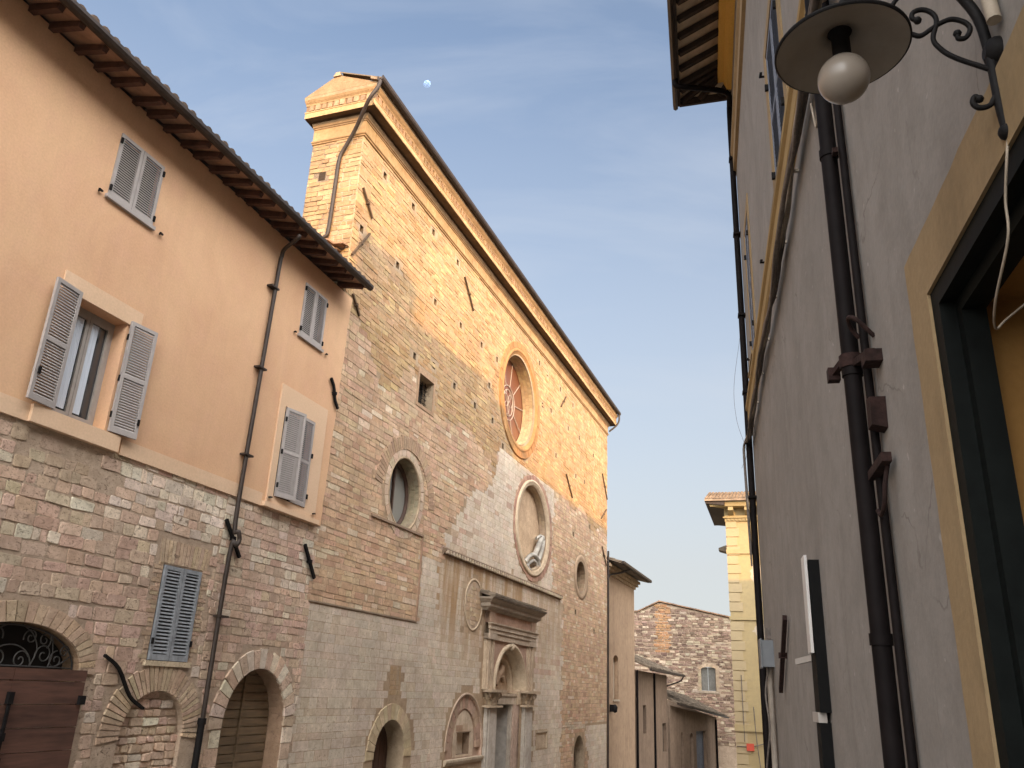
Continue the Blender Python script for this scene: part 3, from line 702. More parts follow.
# infill pieces
mb.plate(ell(25.05, 4.08, .68, .72), [], -.004, MORTAR)
masonry(mb, 24.2, 25.9, 3.3, 4.9, (.11, .15), (.2, .4), lambda x, z: (*vary((.52, .42, .31), .1), .5), lambda x, z: ((x - 25.05) / .60) ** 2 + ((z - 4.08) / .66) ** 2 < 1, .0, prot=(.006, .02), gap=.015, jit=.008)
molding(mb, 25.05, 4.08, [(.76, .81, .0), (.76, .81, -.02), (.68, .73, -.02), (.68, .73, .0)], 40, (.55, .46, .35, .3))
masonry(mb, 19.78, 20.36, 1.34, 2.04, (.10, .14), (.5, .7), lambda x, z: (*vary((.42, .34, .24), .08), .9), lambda x, z: True, .0, prot=(.004, .01))
mb.box(32.0, 33.24, -.01, .02, -.42, .19, (.53, .43, .32)); mb.profile([(.0, .12), (.06, .13), (.06, .2), (.0, .2)], 31.95, 33.3, (.5, .42, .32)); mb.box(33.16, 33.28, -.06, .0, -.45, .12, (.5, .42, .32))
# pink upper panel stands proud of the pale ashlar
mb.profile([(.0, 5.50), (.05, 5.50), (.045, 5.56), (.0, 5.58)], 18.0, 21.0, (.3, .22, .16)); mb.box(20.94, 20.99, -.045, .0, 3.23, 5.5, (.36, .25, .18)); mb.box(15.7, 20.94, -.03, .0, 3.20, 3.235, (.3, .24, .18))
# end face (towards the viewer), back and inner core
mb.box(CX0, CX1, .9, 1.55, -5.5, CT, MORTAR)
mb.add([(CX0, 0, -5.5), (CX0, 1.55, -5.5), (CX0, 1.55, CT), (CX0, 0, CT), (CX1, 0, -5.5), (CX1, 1.55, -5.5), (CX1, 1.55, CT), (CX1, 0, CT)], [(0, 1, 2, 3), (4, 5, 6, 7), (3, 2, 6, 7)], MORTAR)
wall_c = C.part(mb, 'facade_wall', 'stone')
mb = MB()
e2 = MB()
masonry(e2, 0.0, 1.55, 10.0, CT, (.11, .17), (.2, .5), lambda x, z: vary((.39, .27, .155) if random.random() < .75 else (.47, .34, .21), .10), lambda x, z: not (abs(z - 14.05) < .14 and abs(x - 1.12) < .1), .0, prot=(.004, .022), gap=.016, jit=.009, bev=.009)
mb.v = [(CX0 + y, x, z) for x, y, z in e2.v]; mb.f = e2.f; mb.c = e2.c; mb.sm = e2.sm; mb.has = True
mb.add([(CX0 - .004, 1.02, 13.92), (CX0 - .004, 1.22, 13.92), (CX0 - .004, 1.22, 14.18), (CX0 - .004, 1.02, 14.18)], [(0, 1, 2, 3)], (.05, .035, .025))
C.part(mb, 'side_wall', 'stone')
# cornice all round the slab
def round_slab(mb, prof, col):          # profile (out, z) run along front, end faces and back with mitres
    x0, x1, y0, y1 = CX0, CX1, 0.0, 1.55; L = []
    for o_, z in prof: L.append([(x0 - o_ * .8, y0 - o_, z), (x1 + o_, y0 - o_, z), (x1 + o_, y1 + o_ * .35, z), (x0 - o_ * .8, y1 + o_ * .35, z)])
    for i in range(len(L) - 1):
        for k in range(4):
            a, b, c, d = L[i][k], L[i][(k + 1) % 4], L[i + 1][(k + 1) % 4], L[i + 1][k]
            mb.add([a, b, c, d], [(0, 1, 2, 3)], col)
mb = MB()
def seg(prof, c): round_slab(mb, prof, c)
seg([(.0, 15.08), (.045, 15.09), (.05, 15.13), (.075, 15.14), (.085, 15.17), (.06, 15.20), (.03, 15.215)], (.34, .225, .12))
seg([(.03, 15.215), (.03, 15.56)], (.41, .28, .155))
seg([(.03, 15.56), (.055, 15.565), (.055, 15.60), (.085, 15.61), (.095, 15.65), (.13, 15.69), (.13, 15.735), (.11, 15.74)], (.33, .235, .145))
seg([(.11, 15.74), (.11, 15.80), (.40, 15.79), (.40, 15.745), (.425, 15.745)], (.15, .105, .07))  # dark brown soffit: the shadow under the corona is put into its colour
seg([(.425, 15.745), (.425, 15.90), (.445, 15.915), (.445, 15.94)], (.45, .31, .165))
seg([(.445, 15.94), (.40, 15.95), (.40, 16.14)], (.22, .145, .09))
seg([(.40, 16.14), (.42, 16.145), (.43, 16.19), (.47, 16.24), (.50, 16.30)], (.34, .225, .12))
seg([(.50, 16.30), (.52, 16.38), (.3, 16.42)], (.36, .265, .17))
# small stone joints and modillion bricks break the long runs
x = CX0 - .35
while x < CX1 + .3:
    w = U(.10, .16); mb.box(x, x + w, -.425 - U(.0, .02), -.38, 15.965, 16.125, vary((.30, .20, .12), .25)); x += w + U(.05, .09)
y = -.3
while y < 1.6:
    w = U(.10, .15); mb.box(CX0 - .345 - U(0, .02), CX0 - .30, y, y + w, 15.965, 16.125, vary((.36, .25, .16), .25)); y += w + U(.04, .08)
x = CX0 - .4
while x < CX1: 
    w = U(.7, 1.3); mb.box(x, x + w - .014, -.428 - U(.0, .010), -.41, 15.755, 15.895, vary((.46, .32, .18), .14)); x += w
x = CX0
while x < CX1:
    w = U(.5, 1.1); mb.box(x, x + w - .014, -.034 - U(.0, .010), .0, 15.225, 15.55, vary((.41, .285, .16), .13)); x += w
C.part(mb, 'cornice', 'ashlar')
mb = MB()
mb.add([(CX0 - .4, -.5, 16.40), (CX1 + .5, -.5, 16.40), (CX1 + .5, .78, 16.93), (CX0 - .4, .78, 16.93), (CX0 - .4, 1.74, 16.40), (CX1 + .5, 1.74, 16.40)],
       [(0, 1, 2, 3), (3, 2, 5, 4), (0, 3, 4), (1, 2, 5), (0, 1, 5, 4)], (.31, .21, .125))
for k in range(int((CX1 - CX0 + .8) / .23)):
    xx = CX0 - .35 + k * .23 + U(-.015, .015); zz = 16.465 + U(-.01, .012); vs = []
    for yy, z2 in ((-.63, zz), (.7, zz + .5)):
        for q in range(5): t = math.pi * q / 4; vs.append((xx + .085 * math.cos(t), yy, z2 + .075 * math.sin(t)))
    mb.add(vs, [(q, q + 1, 6 + q, 5 + q) for q in range(4)] + [(0, 1, 2, 3, 4)], vary((.13, .095, .065), .25))
x = CX0 - .48
while x < CX1 + .4:
    w = U(.12, .2); mb.hexa([(x, -.56, 16.40), (x + w, -.56, 16.40), (x + w, -.3, 16.50), (x, -.3, 16.50), (x, -.56, 16.44), (x + w, -.56, 16.44), (x + w, -.3, 16.58), (x, -.3, 16.58)], vary((.3, .22, .15), .25)); x += w + .05
mb.hexa([(CX0 - .44, .66, 16.88), (CX0 - .2, .66, 16.88), (CX0 - .2, .9, 16.88), (CX0 - .44, .9, 16.88), (CX0 - .42, .72, 17.02), (CX0 - .22, .72, 17.02), (CX0 - .22, .84, 17.02), (CX0 - .42, .84, 17.02)], (.36, .27, .18))
C.part(mb, 'roof', 'ashlar')
mb = MB(); mb.profile([(.52, 16.50), (.52, 16.40), (.56, 16.355), (.61, 16.345), (.66, 16.365), (.69, 16.41), (.69, 16.50), (.67, 16.50), (.61, 16.38), (.54, 16.5)], CX0 - .5, CX1 + .45); C.part(mb, 'gutter', 'gutter')
# drain down the end face
mb = MB()
mb.tube(smooth([(CX0 - .46, -.60, 16.36), (CX0 - .5, -.55, 16.1), (CX0 - .52, -.35, 15.75), (CX0 - .2, .15, 15.2), (CX0 - .10, .45, 14.78), (CX0 - .08, .60, 14.45), (CX0 - .08, .62, 13.6), (CX0 - .08, .64, 12.4), (CX0 - .10, .70, 12.12), (CX0 - .2, 1.0, 12.0), (CX0 - .4, 1.25, 11.9)], 5), .052, 10)
C.part(mb, 'downpipe', 'gutter', label='dark drainpipe slanting across the sunlit end wall')
mb = MB(); mb.tube(smooth([(CX1 + .3, -.62, 16.36), (CX1 + .32, -.6, 16.0), (CX1 + .25, -.45, 15.7), (CX1 + .1, -.1, 15.35)], 5), .05, 8); C.part(mb, 'downpipe', 'gutter')
mb = MB(); mb.tube([(CX1 + .02, -.07, 8.7), (CX1 + .02, -.07, -4.2)], .055, 10); C.part(mb, 'downpipe', 'gutter', label='dark pipe at the right corner')
# tile rubble where the neighbour's roof meets the wall
mb = MB()
for k in range(16):
    y = U(.0, .95); z = 11.4 + U(-.25, .35) + y * .2; x = CX0 - U(.0, .35); a = U(.15, .3)
    mb.hexa([(x - a, y, z), (x, y + U(-.05, .05), z + .03), (x, y + .3, z + .06), (x - a, y + .28, z + .02), (x - a, y, z + .04), (x, y, z + .08), (x, y + .3, z + .10), (x - a, y + .28, z + .06)])
C.part(mb, 'flashing_tiles', 'tile')
# round windows
OR = (.40, .225, .10)
mb = MB()
molding(mb, 28.64, 12.18, [(2.38, 2.29, .01), (2.38, 2.29, -.03), (2.28, 2.2, -.045), (2.10, 2.03, -.04), (2.08, 2.01, -.065), (2.0, 1.94, -.075), (1.96, 1.90, -.05), (1.95, 1.89, -.03), (1.86, 1.81, -.02), (1.80, 1.76, .05)], 72, OR)
ring(mb, 28.64, 12.18, (2.11, 2.04), (2.37, 2.28), 0, 360, 30, -.052, .0, lambda k: vary((.39, .22, .10), .12), gap=.010)
rw = C.part(mb, 'rose_window', 'ashlar', label='ringed round window high up with radial tracery')
mb = MB(); mb.plate(ell(28.55, 12.14, 1.8, 1.76), [], .49); C.part(mb, 'pane', 'pane_rose', rw)
mb = MB()
for k in range(10):
    t = R(36 * k + 8); mb.bar((28.55 + .72 * math.cos(t), .46, 12.08 + .68 * math.sin(t)), (28.55 + 1.8 * math.cos(t), .46, 12.08 + 1.72 * math.sin(t)), .024, .025, None, (0, 1, 0))
for r_ in (.72, .55): mb.tube([(28.55 + r_ * math.cos(R(t)), .46, 12.08 + r_ * .955 * math.sin(R(t))) for t in range(0, 361, 12)], .017, 6)
for k in range(5):
    t = R(72 * k + 26); mb.tube([(28.55 + .28 * math.cos(t) + .26 * math.cos(R(q)), .46, 12.08 + .27 * math.sin(t) + .25 * math.sin(R(q))) for q in range(0, 361, 24)], .012, 6)
C.part(mb, 'tracery', 'lead', rw)
mb = MB()
ring(mb, 30.85, 7.6, (2.12, 1.84), (2.42, 2.02), 0, 360, 40, -.02, .0, lambda k: vary((.42, .265, .2), .12), jag=.03)
molding(mb, 30.72, 7.58, [(2.14, 1.86, .01), (2.14, 1.86, -.06), (2.02, 1.78, -.09), (1.93, 1.73, -.03), (1.86, 1.68, -.06), (1.80, 1.63, .03)], 72, (.60, .49, .36))
nc = C.part(mb, 'round_niche', 'ashlar', label='blind round niche with a ring of pink stones')
mb = MB()     # remains of a painted figure at the foot of the niche
for pts, r_ in (([(30.55, .2, 6.25), (30.8, .12, 6.5), (31.15, .06, 6.6), (31.55, .04, 6.5), (31.8, .06, 6.25), (31.82, .1, 6.0)], .085), ([(30.75, .2, 6.1), (31.0, .12, 6.32), (31.3, .08, 6.38), (31.6, .08, 6.25), (31.6, .1, 6.0)], .07), ([(31.3, .08, 6.6), (31.55, .04, 6.95), (31.8, .03, 7.25), (32.1, .04, 7.45)], .11), ([(31.75, .05, 6.5), (32.0, .02, 6.9), (32.2, .02, 7.35)], .09), ([(31.5, .1, 7.3), (31.9, .05, 7.48), (32.25, .03, 7.42)], .06), ([(30.6, .2, 6.15), (30.9, .14, 5.98), (31.3, .1, 5.95)], .08)):
    mb.tube(smooth(pts, 5), r_, 8)
C.part(mb, 'stone_relief', plain('grey_relief', (.36, .335, .29), .9, 0, .4, 4, .4), nc)
mb = MB(); molding(mb, 19.71, 6.45, [(.97, 1.01, .005), (.96, 1.0, -.022), (.91, .95, -.02), (.90, .94, .02)], 56, (.47, .37, .26)); ring(mb, 19.71, 6.45, (.97, 1.01), (1.14, 1.18), 0, 360, 26, -.012, .01, lambda k: vary(BUFF if k % 3 else PINK2, .1), jag=.05)
ring(mb, 19.80, 6.20, (1.42, 1.46), (1.74, 1.78), 5, 172, 40, -.02, .005, lambda k: vary((.44, .32, .225), .12), gap=.010, jag=.06)
ow = C.part(mb, 'oculus_window', 'stone', label='deep round window under a brick relieving arch')
mb = MB(); mb.plate(ell(19.71, 6.45, .9, .94), [], .41); C.part(mb, 'pane', 'pane_lead', ow)
mb = MB(); mb.box(19.675, 19.745, .34, .405, 5.52, 7.38); molding(mb, 19.71, 6.45, [(.90, .94, .33), (.80, .84, .33), (.80, .84, .405)], 40); C.part(mb, 'frame', 'door_dark', ow)
mb = MB(); molding(mb, 38.1, 6.66, [(1.2, 1.02, .005), (1.19, 1.01, -.02), (.95, .83, -.025), (.80, .72, .03)], 48, (.43, .32, .225))
ow = C.part(mb, 'oculus_window', 'stone', label='small round window near the right corner')
mb = MB(); mb.plate(ell(38.1, 6.66, .8, .72), [], .5); C.part(mb, 'pane', 'dark', ow)
mb = MB(); mb.slab(rect(19.88, 21.05, 9.06, 10.22), -.02, .01, [smallw], (.42, .29, .195)); sw = C.part(mb, 'small_window', 'stone')
mb = MB(); mb.plate(smallw, [], .38); C.part(mb, 'pane', 'pane_dark', sw)
mb = MB()
for k in range(5): mb.tube([(20.08 + k * .19, .22, 9.16), (20.08 + k * .19, .22, 10.05)], .012, 6)
for k in range(6): mb.tube([(19.98, .22, 9.26 + k * .14), (20.95, .22, 9.26 + k * .14)], .010, 6)
C.part(mb, 'window_bars', 'iron', sw)
# string course with little blocks
mb = MB(); mb.profile([(.0, 5.26), (.05, 5.26), (.07, 5.30), (.12, 5.345), (.14, 5.40), (.13, 5.43), (.0, 5.46)], 22.4, 34.7, (.20, .15, .11))
x = 22.45
while x < 34.6: mb.box(x, x + .10, -.165, -.03, 5.29, 5.385, vary((.50, .42, .32), .15)); x += .215
C.part(mb, 'string_course', 'ashlar')
# side doors
mb = MB(); ring(mb, 20.08, -.06, (.82, .83), (1.19, 1.20), -3, 183, 17, -.02, .02, lambda k: vary((.50, .41, .28), .07), jag=.03); C.part(mb, 'door_arch', 'ashlar')
mb = MB(); mb.plate(sdoor, [], .5)
for k in range(7): mb.box(19.3 + k * .235, 19.3 + k * .235 + .215, .47, .49, -2.6, .78)
C.part(mb, 'door', 'door_dark', label='small dark arched side door')
mb = MB(); mb.plate(fdoor, [], .45)
for k in range(7): mb.box(37.28 + k * .24, 37.28 + k * .24 + .22, .42, .44, -4.6, -.15)
C.part(mb, 'door', 'door_dark', label='arched door at the far end')
# blind arch with aumbry
mb = MB()
mb.plate(bl, [arch(25.02, .80, -.34, .1, .85)], .10, (.45, .335, .265)); ring(mb, 24.95, -.12, (1.05, 1.12), (1.42, 1.50), 0, 180, 18, .05, .10, lambda k: vary((.44, .32, .25), .1))
molding(mb, 24.95, -.12, [(1.50, 1.58, .0), (1.49, 1.57, -.025), (1.43, 1.51, -.025), (1.41, 1.49, .10)], 40, (.46, .36, .28), 0, 180)
mb.plate(arch(25.02, .8, -.34, .1, .85), [rect(24.52, 25.5, -.28, .34)], .08, (.55, .46, .36)); mb.rim(arch(25.02, .8, -.34, .1, .85), .08, .11, (.4, .3, .22)); mb.rim(rect(24.52, 25.5, -.28, .34), .08, .30, (.22, .16, .115)); mb.plate(rect(24.52, 25.5, -.28, .34), [], .30, (.58, .51, .41))
mb.box(24.42, 24.92, .074, .10, .38, .54, (.40, .28, .2)); mb.box(24.94, 25.3, .075, .10, .38, .58, (.5, .40, .3)); mb.box(24.46, 25.56, .06, .10, .335, .365, (.3, .22, .16)); mb.profile([(.0, -.52), (.05, -.5), (.10, -.42), (.10, -.36), (.0, -.35)], 23.45, 26.35, (.52, .44, .34))
C.part(mb, 'blind_arch', 'ashlar')
# iron anchors and stains of old ones
for q in ((15.82, 13.62, 16.42, 13.06), (15.68, 11.58, 16.38, 12.58), (22.55, 14.46, 23.45, 13.62), (15.93, 10.62, 16.34, 10.2), (34.82, 14.46, 34.05, 13.72), (35.12, 10.85, 36.18, 10.0), (42.0, 12.6, 43.1, 11.45), (41.97, 8.74, 42.95, 7.9), (41.75, 10.15, 42.9, 10.85)):
    anchor(C, *q, -.05, .05, mat='old_iron')
# ---- portal
PC = 28.5
PST, PSK = (.49, .40, .30), (.42, .29, .225)
mb = MB()
mb.box(26.12, 26.80, -.12, .02, 1.58, 3.12, PST); mb.box(30.20, 30.88, -.12, .02, 1.58, 3.12, PST)     # spandrel piers
for a, b in ((26.18, 26.34), (26.52, 26.64), (30.36, 30.48), (30.66, 30.82)): mb.box(a, b, -.17, -.12, 1.58, 3.12, (.46, .37, .28))
opening = arch(PC, 1.62, 1.55, 1.56, 1.46)
mb.plate([(26.80, 1.54), (30.20, 1.54), (30.20, 3.12), (26.80, 3.12)], [[(a, max(b, 1.545)) for a, b in opening]], -.09, PSK)
molding(mb, PC, 1.56, [(1.70, 1.54, -.09), (1.70, 1.54, -.15), (1.60, 1.44, -.18), (1.55, 1.39, -.12), (1.50, 1.35, -.10), (1.46, 1.33, -.02), (1.42, 1.31, .02), (1.38, 1.29, .0), (1.34, 1.26, .25)], 40, (.53, .44, .325), 0, 180)
for a, b in ((26.88, 27.3), (29.7, 30.12)): mb.box(a, b, .0, .46, 1.12, 1.56, PST)
mb.plate([(PC - 1.4, 1.45)] + [(PC + 1.4 * math.cos(math.pi - R(t)), 1.5 + 1.3 * math.sin(R(t))) for t in range(0, 181, 9)] + [(PC + 1.4, 1.45)], [[(a, max(b, 1.46)) for a, b in arch(PC, 1.08, 1.46, 1.47, 1.12)]], .25, (.48, .385, .28))
molding(mb, PC, 1.47, [(1.17, 1.2, .25), (1.17, 1.2, .21), (1.11, 1.15, .20), (1.08, 1.12, .24), (1.05, 1.09, .38)], 36, (.52, .42, .31), 0, 180)
mb.add([(PC + 1.1 * math.cos(R(t)), .38, 1.42 + 1.16 * math.sin(R(t))) for t in range(0, 181, 9)], [tuple(range(21))], (.40, .295, .20))
mb.box(26.06, 30.94, -.17, .0, 3.12, 3.30, (.45, .37, .29)); mb.hood([(.02, 3.3), (.04, 3.31), (.04, 3.42), (.08, 3.44), (.08, 3.54), (.13, 3.60), (.13, 3.63)], 26.1, 30.9, (.44, .37, .295), -.17)
mb.profile([(.0, 3.12), (.22, 3.12), (.22, 3.3), (.0, 3.3)], 26.06, 26.75, (.42, .35, .28)); mb.profile([(.0, 3.12), (.22, 3.12), (.22, 3.3), (.0, 3.3)], 30.3, 30.94, (.42, .35, .28))
po = C.part(mb, 'portal', 'ashlar', label='carved portal with arch, columns and a tiled hood')
mb = MB(); mb.box(26.12, 30.88, -.13, .0, 3.64, 4.02, PSK); mb.box(26.12, 26.55, -.2, -.0, 3.66, 4.0, (.40, .29, .22)); mb.box(30.45, 30.88, -.2, -.0, 3.66, 4.0, (.40, .29, .22)); C.part(mb, 'frieze', 'ashlar', po)
mb = MB(); mb.hood([(.14, 4.0), (.20, 4.0), (.24, 4.06), (.32, 4.10), (.34, 4.12), (.34, 4.22), (.38, 4.24), (.48, 4.34), (.48, 4.39)], 26.0, 30.75, (.36, .315, .265)); C.part(mb, 'hood_cornice', 'ashlar', po)
mb = MB(); tiles(mb, (25.5, -.54, 4.41), (31.2, -.54, 4.41), (0, .54, .16), .16, .28, .06); C.part(mb, 'hood_tiles', 'old_tile', po)
for cx in (26.86, 30.6):
    mb = MB(); mb.box(cx - .44, cx + .44, -.12, .1, -4.2, 1.1, (.47, .44, .395)); mb.box(cx - .30, cx + .30, -.14, -.12, -4.0, 1.0, (.50, .465, .42)); mb.box(cx - .52, cx + .52, -.2, .1, -4.2, -2.9, (.44, .40, .35)); C.part(mb, 'pilaster', 'ashlar', po)
    mb = MB(); mb.box(cx - .68, cx + .68, -.66, .1, 1.50, 1.585, (.42, .34, .255))
    mb.lathe((cx, -.02, 1.10), [(.39, 0), (.43, .02), (.40, .05), (.39, .10), (.44, .3), (.58, .40)], 24, (.38, .31, .23))
    for rw_ in range(2):
        for k in range(12):
            t = 2 * math.pi * (k + .5 * rw_) / 12; r0 = .42 + .04 * rw_; z0 = 1.14 + .13 * rw_; ca, sa = math.cos(t), math.sin(t); px, py = -sa, ca
            P = lambda r_, w, z: (cx + ca * r_ + px * w, -.02 + sa * r_ + py * w, z)
            mb.add([P(r0, -.06, z0), P(r0, .06, z0), P(r0 + .05, .07, z0 + .13), P(r0 + .05, -.07, z0 + .13), P(r0 + .14, .045, z0 + .19), P(r0 + .14, -.045, z0 + .19), P(r0 + .13, 0, z0 + .12)], [(0, 1, 2, 3), (3, 2, 4, 5), (5, 4, 6)], vary((.42, .34, .25), .15))
    for sx in (-1, 1): mb.tube(spiral(cx + sx * .52, 1.42, .10, 1.3, 90, sx, -.40), .028, 6, (.45, .37, .28))
    mb.box(cx - .62, cx + .62, -.5, .1, 1.04, 1.10, PST); mb.v = [(x_, (y_ + .02) * .5 - .02, z_) for x_, y_, z_ in mb.v]; C.part(mb, 'capital', 'ashlar', po)
mb = MB()
mb.box(27.3, 29.7, .06, .5, 1.12, 1.38, (.45, .38, .30)); mb.box(27.3, 29.7, .03, .3, 1.38, 1.46, (.46, .38, .29))
for a, b, c in ((27.1, 27.5, (.47, .44, .4)), (29.42, 30.1, (.46, .35, .29))): mb.box(a, b, .04, .6, -4.5, 1.12, c)
mb.box(27.5, 27.62, .15, .55, -4.5, 1.12, (.42, .38, .33)); mb.box(29.3, 29.42, .10, .55, -4.5, 1.12, (.47, .42, .36))
C.part(mb, 'door_frame', 'ashlar', po)
mb = MB(); mb.box(27.5, 29.3, .56, .62, -4.5, 1.12); C.part(mb, 'door', 'door_dark', po)
mb = MB(); mb.hexa([(28.95, .50, -4.5), (29.28, .22, -4.5), (29.30, .26, -4.5), (28.97, .54, -4.5), (28.95, .50, 1.0), (29.28, .22, 1.0), (29.30, .26, 1.0), (28.97, .54, 1.0)]); C.part(mb, 'door_leaf', plain('grey_leaf', (.25, .23, .2), .8, 0, .2, 5, .2), po)
mb = MB(); mb.tube(smooth([(28.3, .40, 1.75), (28.45, .36, 2.0), (28.7, .33, 2.2), (28.8, .35, 2.35)], 5), [.13] * 16, 8, (.42, .31, .22)); mb.tube(smooth([(28.5, .38, 2.0), (28.9, .33, 2.0), (29.1, .36, 1.85)], 5), .07, 8, (.42, .31, .22)); C.part(mb, 'tympanum_relief', 'ashlar', po)
mb = MB(); mb.lathe((PC, -.1, 2.86), [(.0, .0), (.10, .02), (.12, .12), (.09, .24), (.0, .28)], 12, (.5, .42, .32)); C.part(mb, 'keystone', 'ashlar', po)

# ================================================================== FAR HOUSES, LEFT SIDE
A = Thing('buff_house', 'narrow buff plastered house with a bracketed eave, attached beyond the church', 'house', CF, (47, 0, -4))
mb = MB(); aw = arch(46.0, .62, 1.35, 3.3, .28, 10)
mb.plate(rect(43.32, 51.0, -6, 7.95), [aw], .15); mb.rim(aw, .15, .4); mb.add([(51.0, .15, -6), (51.0, 6, -6), (51.0, 6, 7.95), (51.0, .15, 7.95), (43.32, 6, 7.95), (43.32, .15, 7.95)], [(0, 1, 2, 3), (2, 3, 5, 4)]); A.part(mb, 'wall', 'annex')
mb = MB(); mb.plate(aw, [], .38); mb.box(45.3, 46.7, .08, .3, 1.25, 1.35); A.part(mb, 'window', 'bare', label='narrow blocked window')
mb = MB()
for r0, (o_, z) in enumerate(((.10, 7.62), (.22, 7.78), (.34, 7.94))):
    x = 43.35
    while x < 51.0 + o_: mb.box(x, x + .13, .15 - o_, .2, z, z + .12); x += .2
    mb.box(43.35, 51.0 + o_, .15 - o_ + .02, .2, z + .12, z + .16)
A.part(mb, 'bracketed_eave', plain('brick_eave', (.40, .29, .18), .9, 0, .3, 4, .3))
mb = MB(); tiles(mb, (43.35, -.75, 8.12), (51.5, -.75, 8.12), (0, 4.0, 1.3)); mb.add([(43.35, -.7, 8.06), (51.5, -.7, 8.06), (51.5, 6, 9.6), (43.35, 6, 9.6)], [(0, 1, 2, 3)]); A.part(mb, 'roof', 'old_tile')
mb = MB(); mb.profile([(.76, 8.2), (.76, 8.08), (.82, 8.04), (.90, 8.08), (.90, 8.2)], 43.4, 51.3); A.part(mb, 'gutter', 'gutter')
mb = MB(); mb.tube(smooth([(45.4, -.80, 8.06), (44.9, -.4, 7.8), (44.2, .0, 7.6), (43.6, .03, 7.3)], 4), .05, 8); A.part(mb, 'downpipe', 'gutter')
mb = MB(); mb.box(44.55, 44.75, -.02, .15, .75, 1.1); mb.lathe((44.65, -.1, .70), [(.0, .0), (.12, .06), (.14, .3), (.06, .4), (.0, .42)], 10); A.part(mb, 'wall_lantern', 'iron')

B = Thing('low_house', 'low brown plastered house with drooping mossy eaves, between the buff house and the shed', 'house', CF, (56, 0, -5))
mb = MB(); n1 = rect(53.2, 54.25, -.55, 1.05); n2 = rect(59.9, 61.4, -1.9, -.1)
mb.plate(rect(51.05, 62.0, -8, 3.0), [n1, n2], .12); mb.rim(n1, .12, .35); mb.rim(n2, .12, .35); mb.add([(62, .12, -8), (62, 6, -8), (62, 6, 3), (62, .12, 3), (51.05, 6, 3), (51.05, .12, 3)], [(0, 1, 2, 3), (2, 3, 5, 4)]); B.part(mb, 'wall', 'brown_plaster')
for n_ in (n1, n2):
    mb = MB(); mb.plate(n_, [], .33); B.part(mb, 'window', 'shutter_slate' if n_ is n1 else 'pane_dark')
for x in (51.2, 56.8): mb = MB(); mb.tube([(x, .05, 3.0), (x, .05, -6)], .07, 8); B.part(mb, 'downpipe', 'pipe')
mb = MB(); tiles(mb, (51.1, -.75, 3.15), (64.2, -.75, 3.05), (0, 3.6, 1.35)); B.part(mb, 'roof', 'old_tile')
mb = MB(); mb.profile([(.7, 3.12), (.7, 3.02), (.78, 2.98), (.86, 3.02), (.86, 3.12)], 51.1, 64.2); B.part(mb, 'gutter', 'gutter')
mb = MB(); mb.tube(smooth([(64.0, -.75, 3.0), (64.2, -.5, 2.7), (63.6, -.1, 2.5), (62.0, .1, 2.3)], 4), .05, 8); B.part(mb, 'downpipe', 'gutter')

Oc = CF @ Vector((62.0, .0, 0))
SF = frame(Oc, 34)
K = Thing('lean_to_shed', 'long low stone shed with a sloping mossy tile roof, below the gabled stone house', 'shed', SF, (5, 0, -6))
mb = MB(); sd = [arch(2.2, .22, -3.2, -1.0, .3, 8), arch(4.0, .35, -4, -1.2, .4, 8), rect(4.9, 7.0, -5, -.7)]
mb.plate([(0.05, -9), (9.2, -9), (9.2, .25), (0.05, 1.05)], sd, .0)
for q in sd: mb.rim(q, 0, .3)
mb.add([(9.2, 0, -9), (9.2, 5, -9), (9.2, 5, 1.6), (9.2, 0, .25)], [(0, 1, 2, 3)]); K.part(mb, 'wall', 'brown_plaster')
for q, n_ in zip(sd, ('window', 'door', 'door')):
    mb = MB(); mb.plate(q, [], .28); K.part(mb, n_, 'dark' if n_ == 'window' else 'shutter_slate')
mb = MB(); tiles(mb, (.1, -.55, 1.22), (10.2, -.55, .30), (.2, 3.6, 1.45)); K.part(mb, 'roof', 'old_tile')
mb = MB(); mb.bar((.1, -.62, 1.16), (10.2, -.62, .24), .12, .11); K.part(mb, 'gutter', 'gutter')
mb = MB(); mb.tube([(8.9, -.08, .1), (8.9, -.08, -7)], .08, 8); K.part(mb, 'downpipe', 'pipe')

# gabled stone house closing the street (faces the viewer)
GF = Matrix.Translation((12.14, 75, 0)) @ Matrix.Rotation(R(-4), 4, 'Z')
G = Thing('gabled_stone_house', 'rough stone house with a low tiled gable and one shuttered window, closing the street', 'house', GF, (3, 0, -6))
mb = MB(); gw = arch(5.75, .62, 2.2, 3.95, .2, 8); ol = [(-2.5, -9), (9, -9), (9, 8.0), (1.65, 9.35), (-.2, 8.45), (-2.5, 8.2)]
mb.plate(ol, [gw], .0, MORTAR); mb.rim(gw, 0, .35, MORTAR); mb.rim(ol, 0, 7, MORTAR)
def inside_gable(x, z): return pin(ol, x, z + .15) and pin(ol, x, z)
def pal_g(x, z):
    if 1.3 < x < 2.5 and z > 5.2: return vary((.42, .25, .14), .06)
    r_ = random.random()
    if r_ < .25: return vary((.50, .42, .33), .14)
    if r_ < .45: return vary((.20, .14, .115), .2)
    return vary((.30, .215, .17), .18)
masonry(mb, -2.5, 9, -2, 9.4, (.12, .24), (.25, .65), pal_g, inside_gable, .0, prot=(.02, .09), gap=.04, jit=.02, bev=.02, avoid=Avoid([arch(5.75, .85, 2.0, 3.95, .45, 8)]), wob=.03)
ring(mb, 5.75, 3.93, (.62, .2), (.85, .45), 0, 180, 9, -.05, .02, lambda k: vary(BRICK, .12))
for z in range(6):
    for a, b in ((4.88, 5.12), (6.38, 6.62)): mb.box(a, b, -.05, .02, 2.2 + z * .29, 2.46 + z * .29, vary((.45, .37, .27), .12))
mb.box(4.9, 6.6, -.1, .05, 2.02, 2.18, (.36, .3, .24))
G.part(mb, 'wall', 'far_stone')
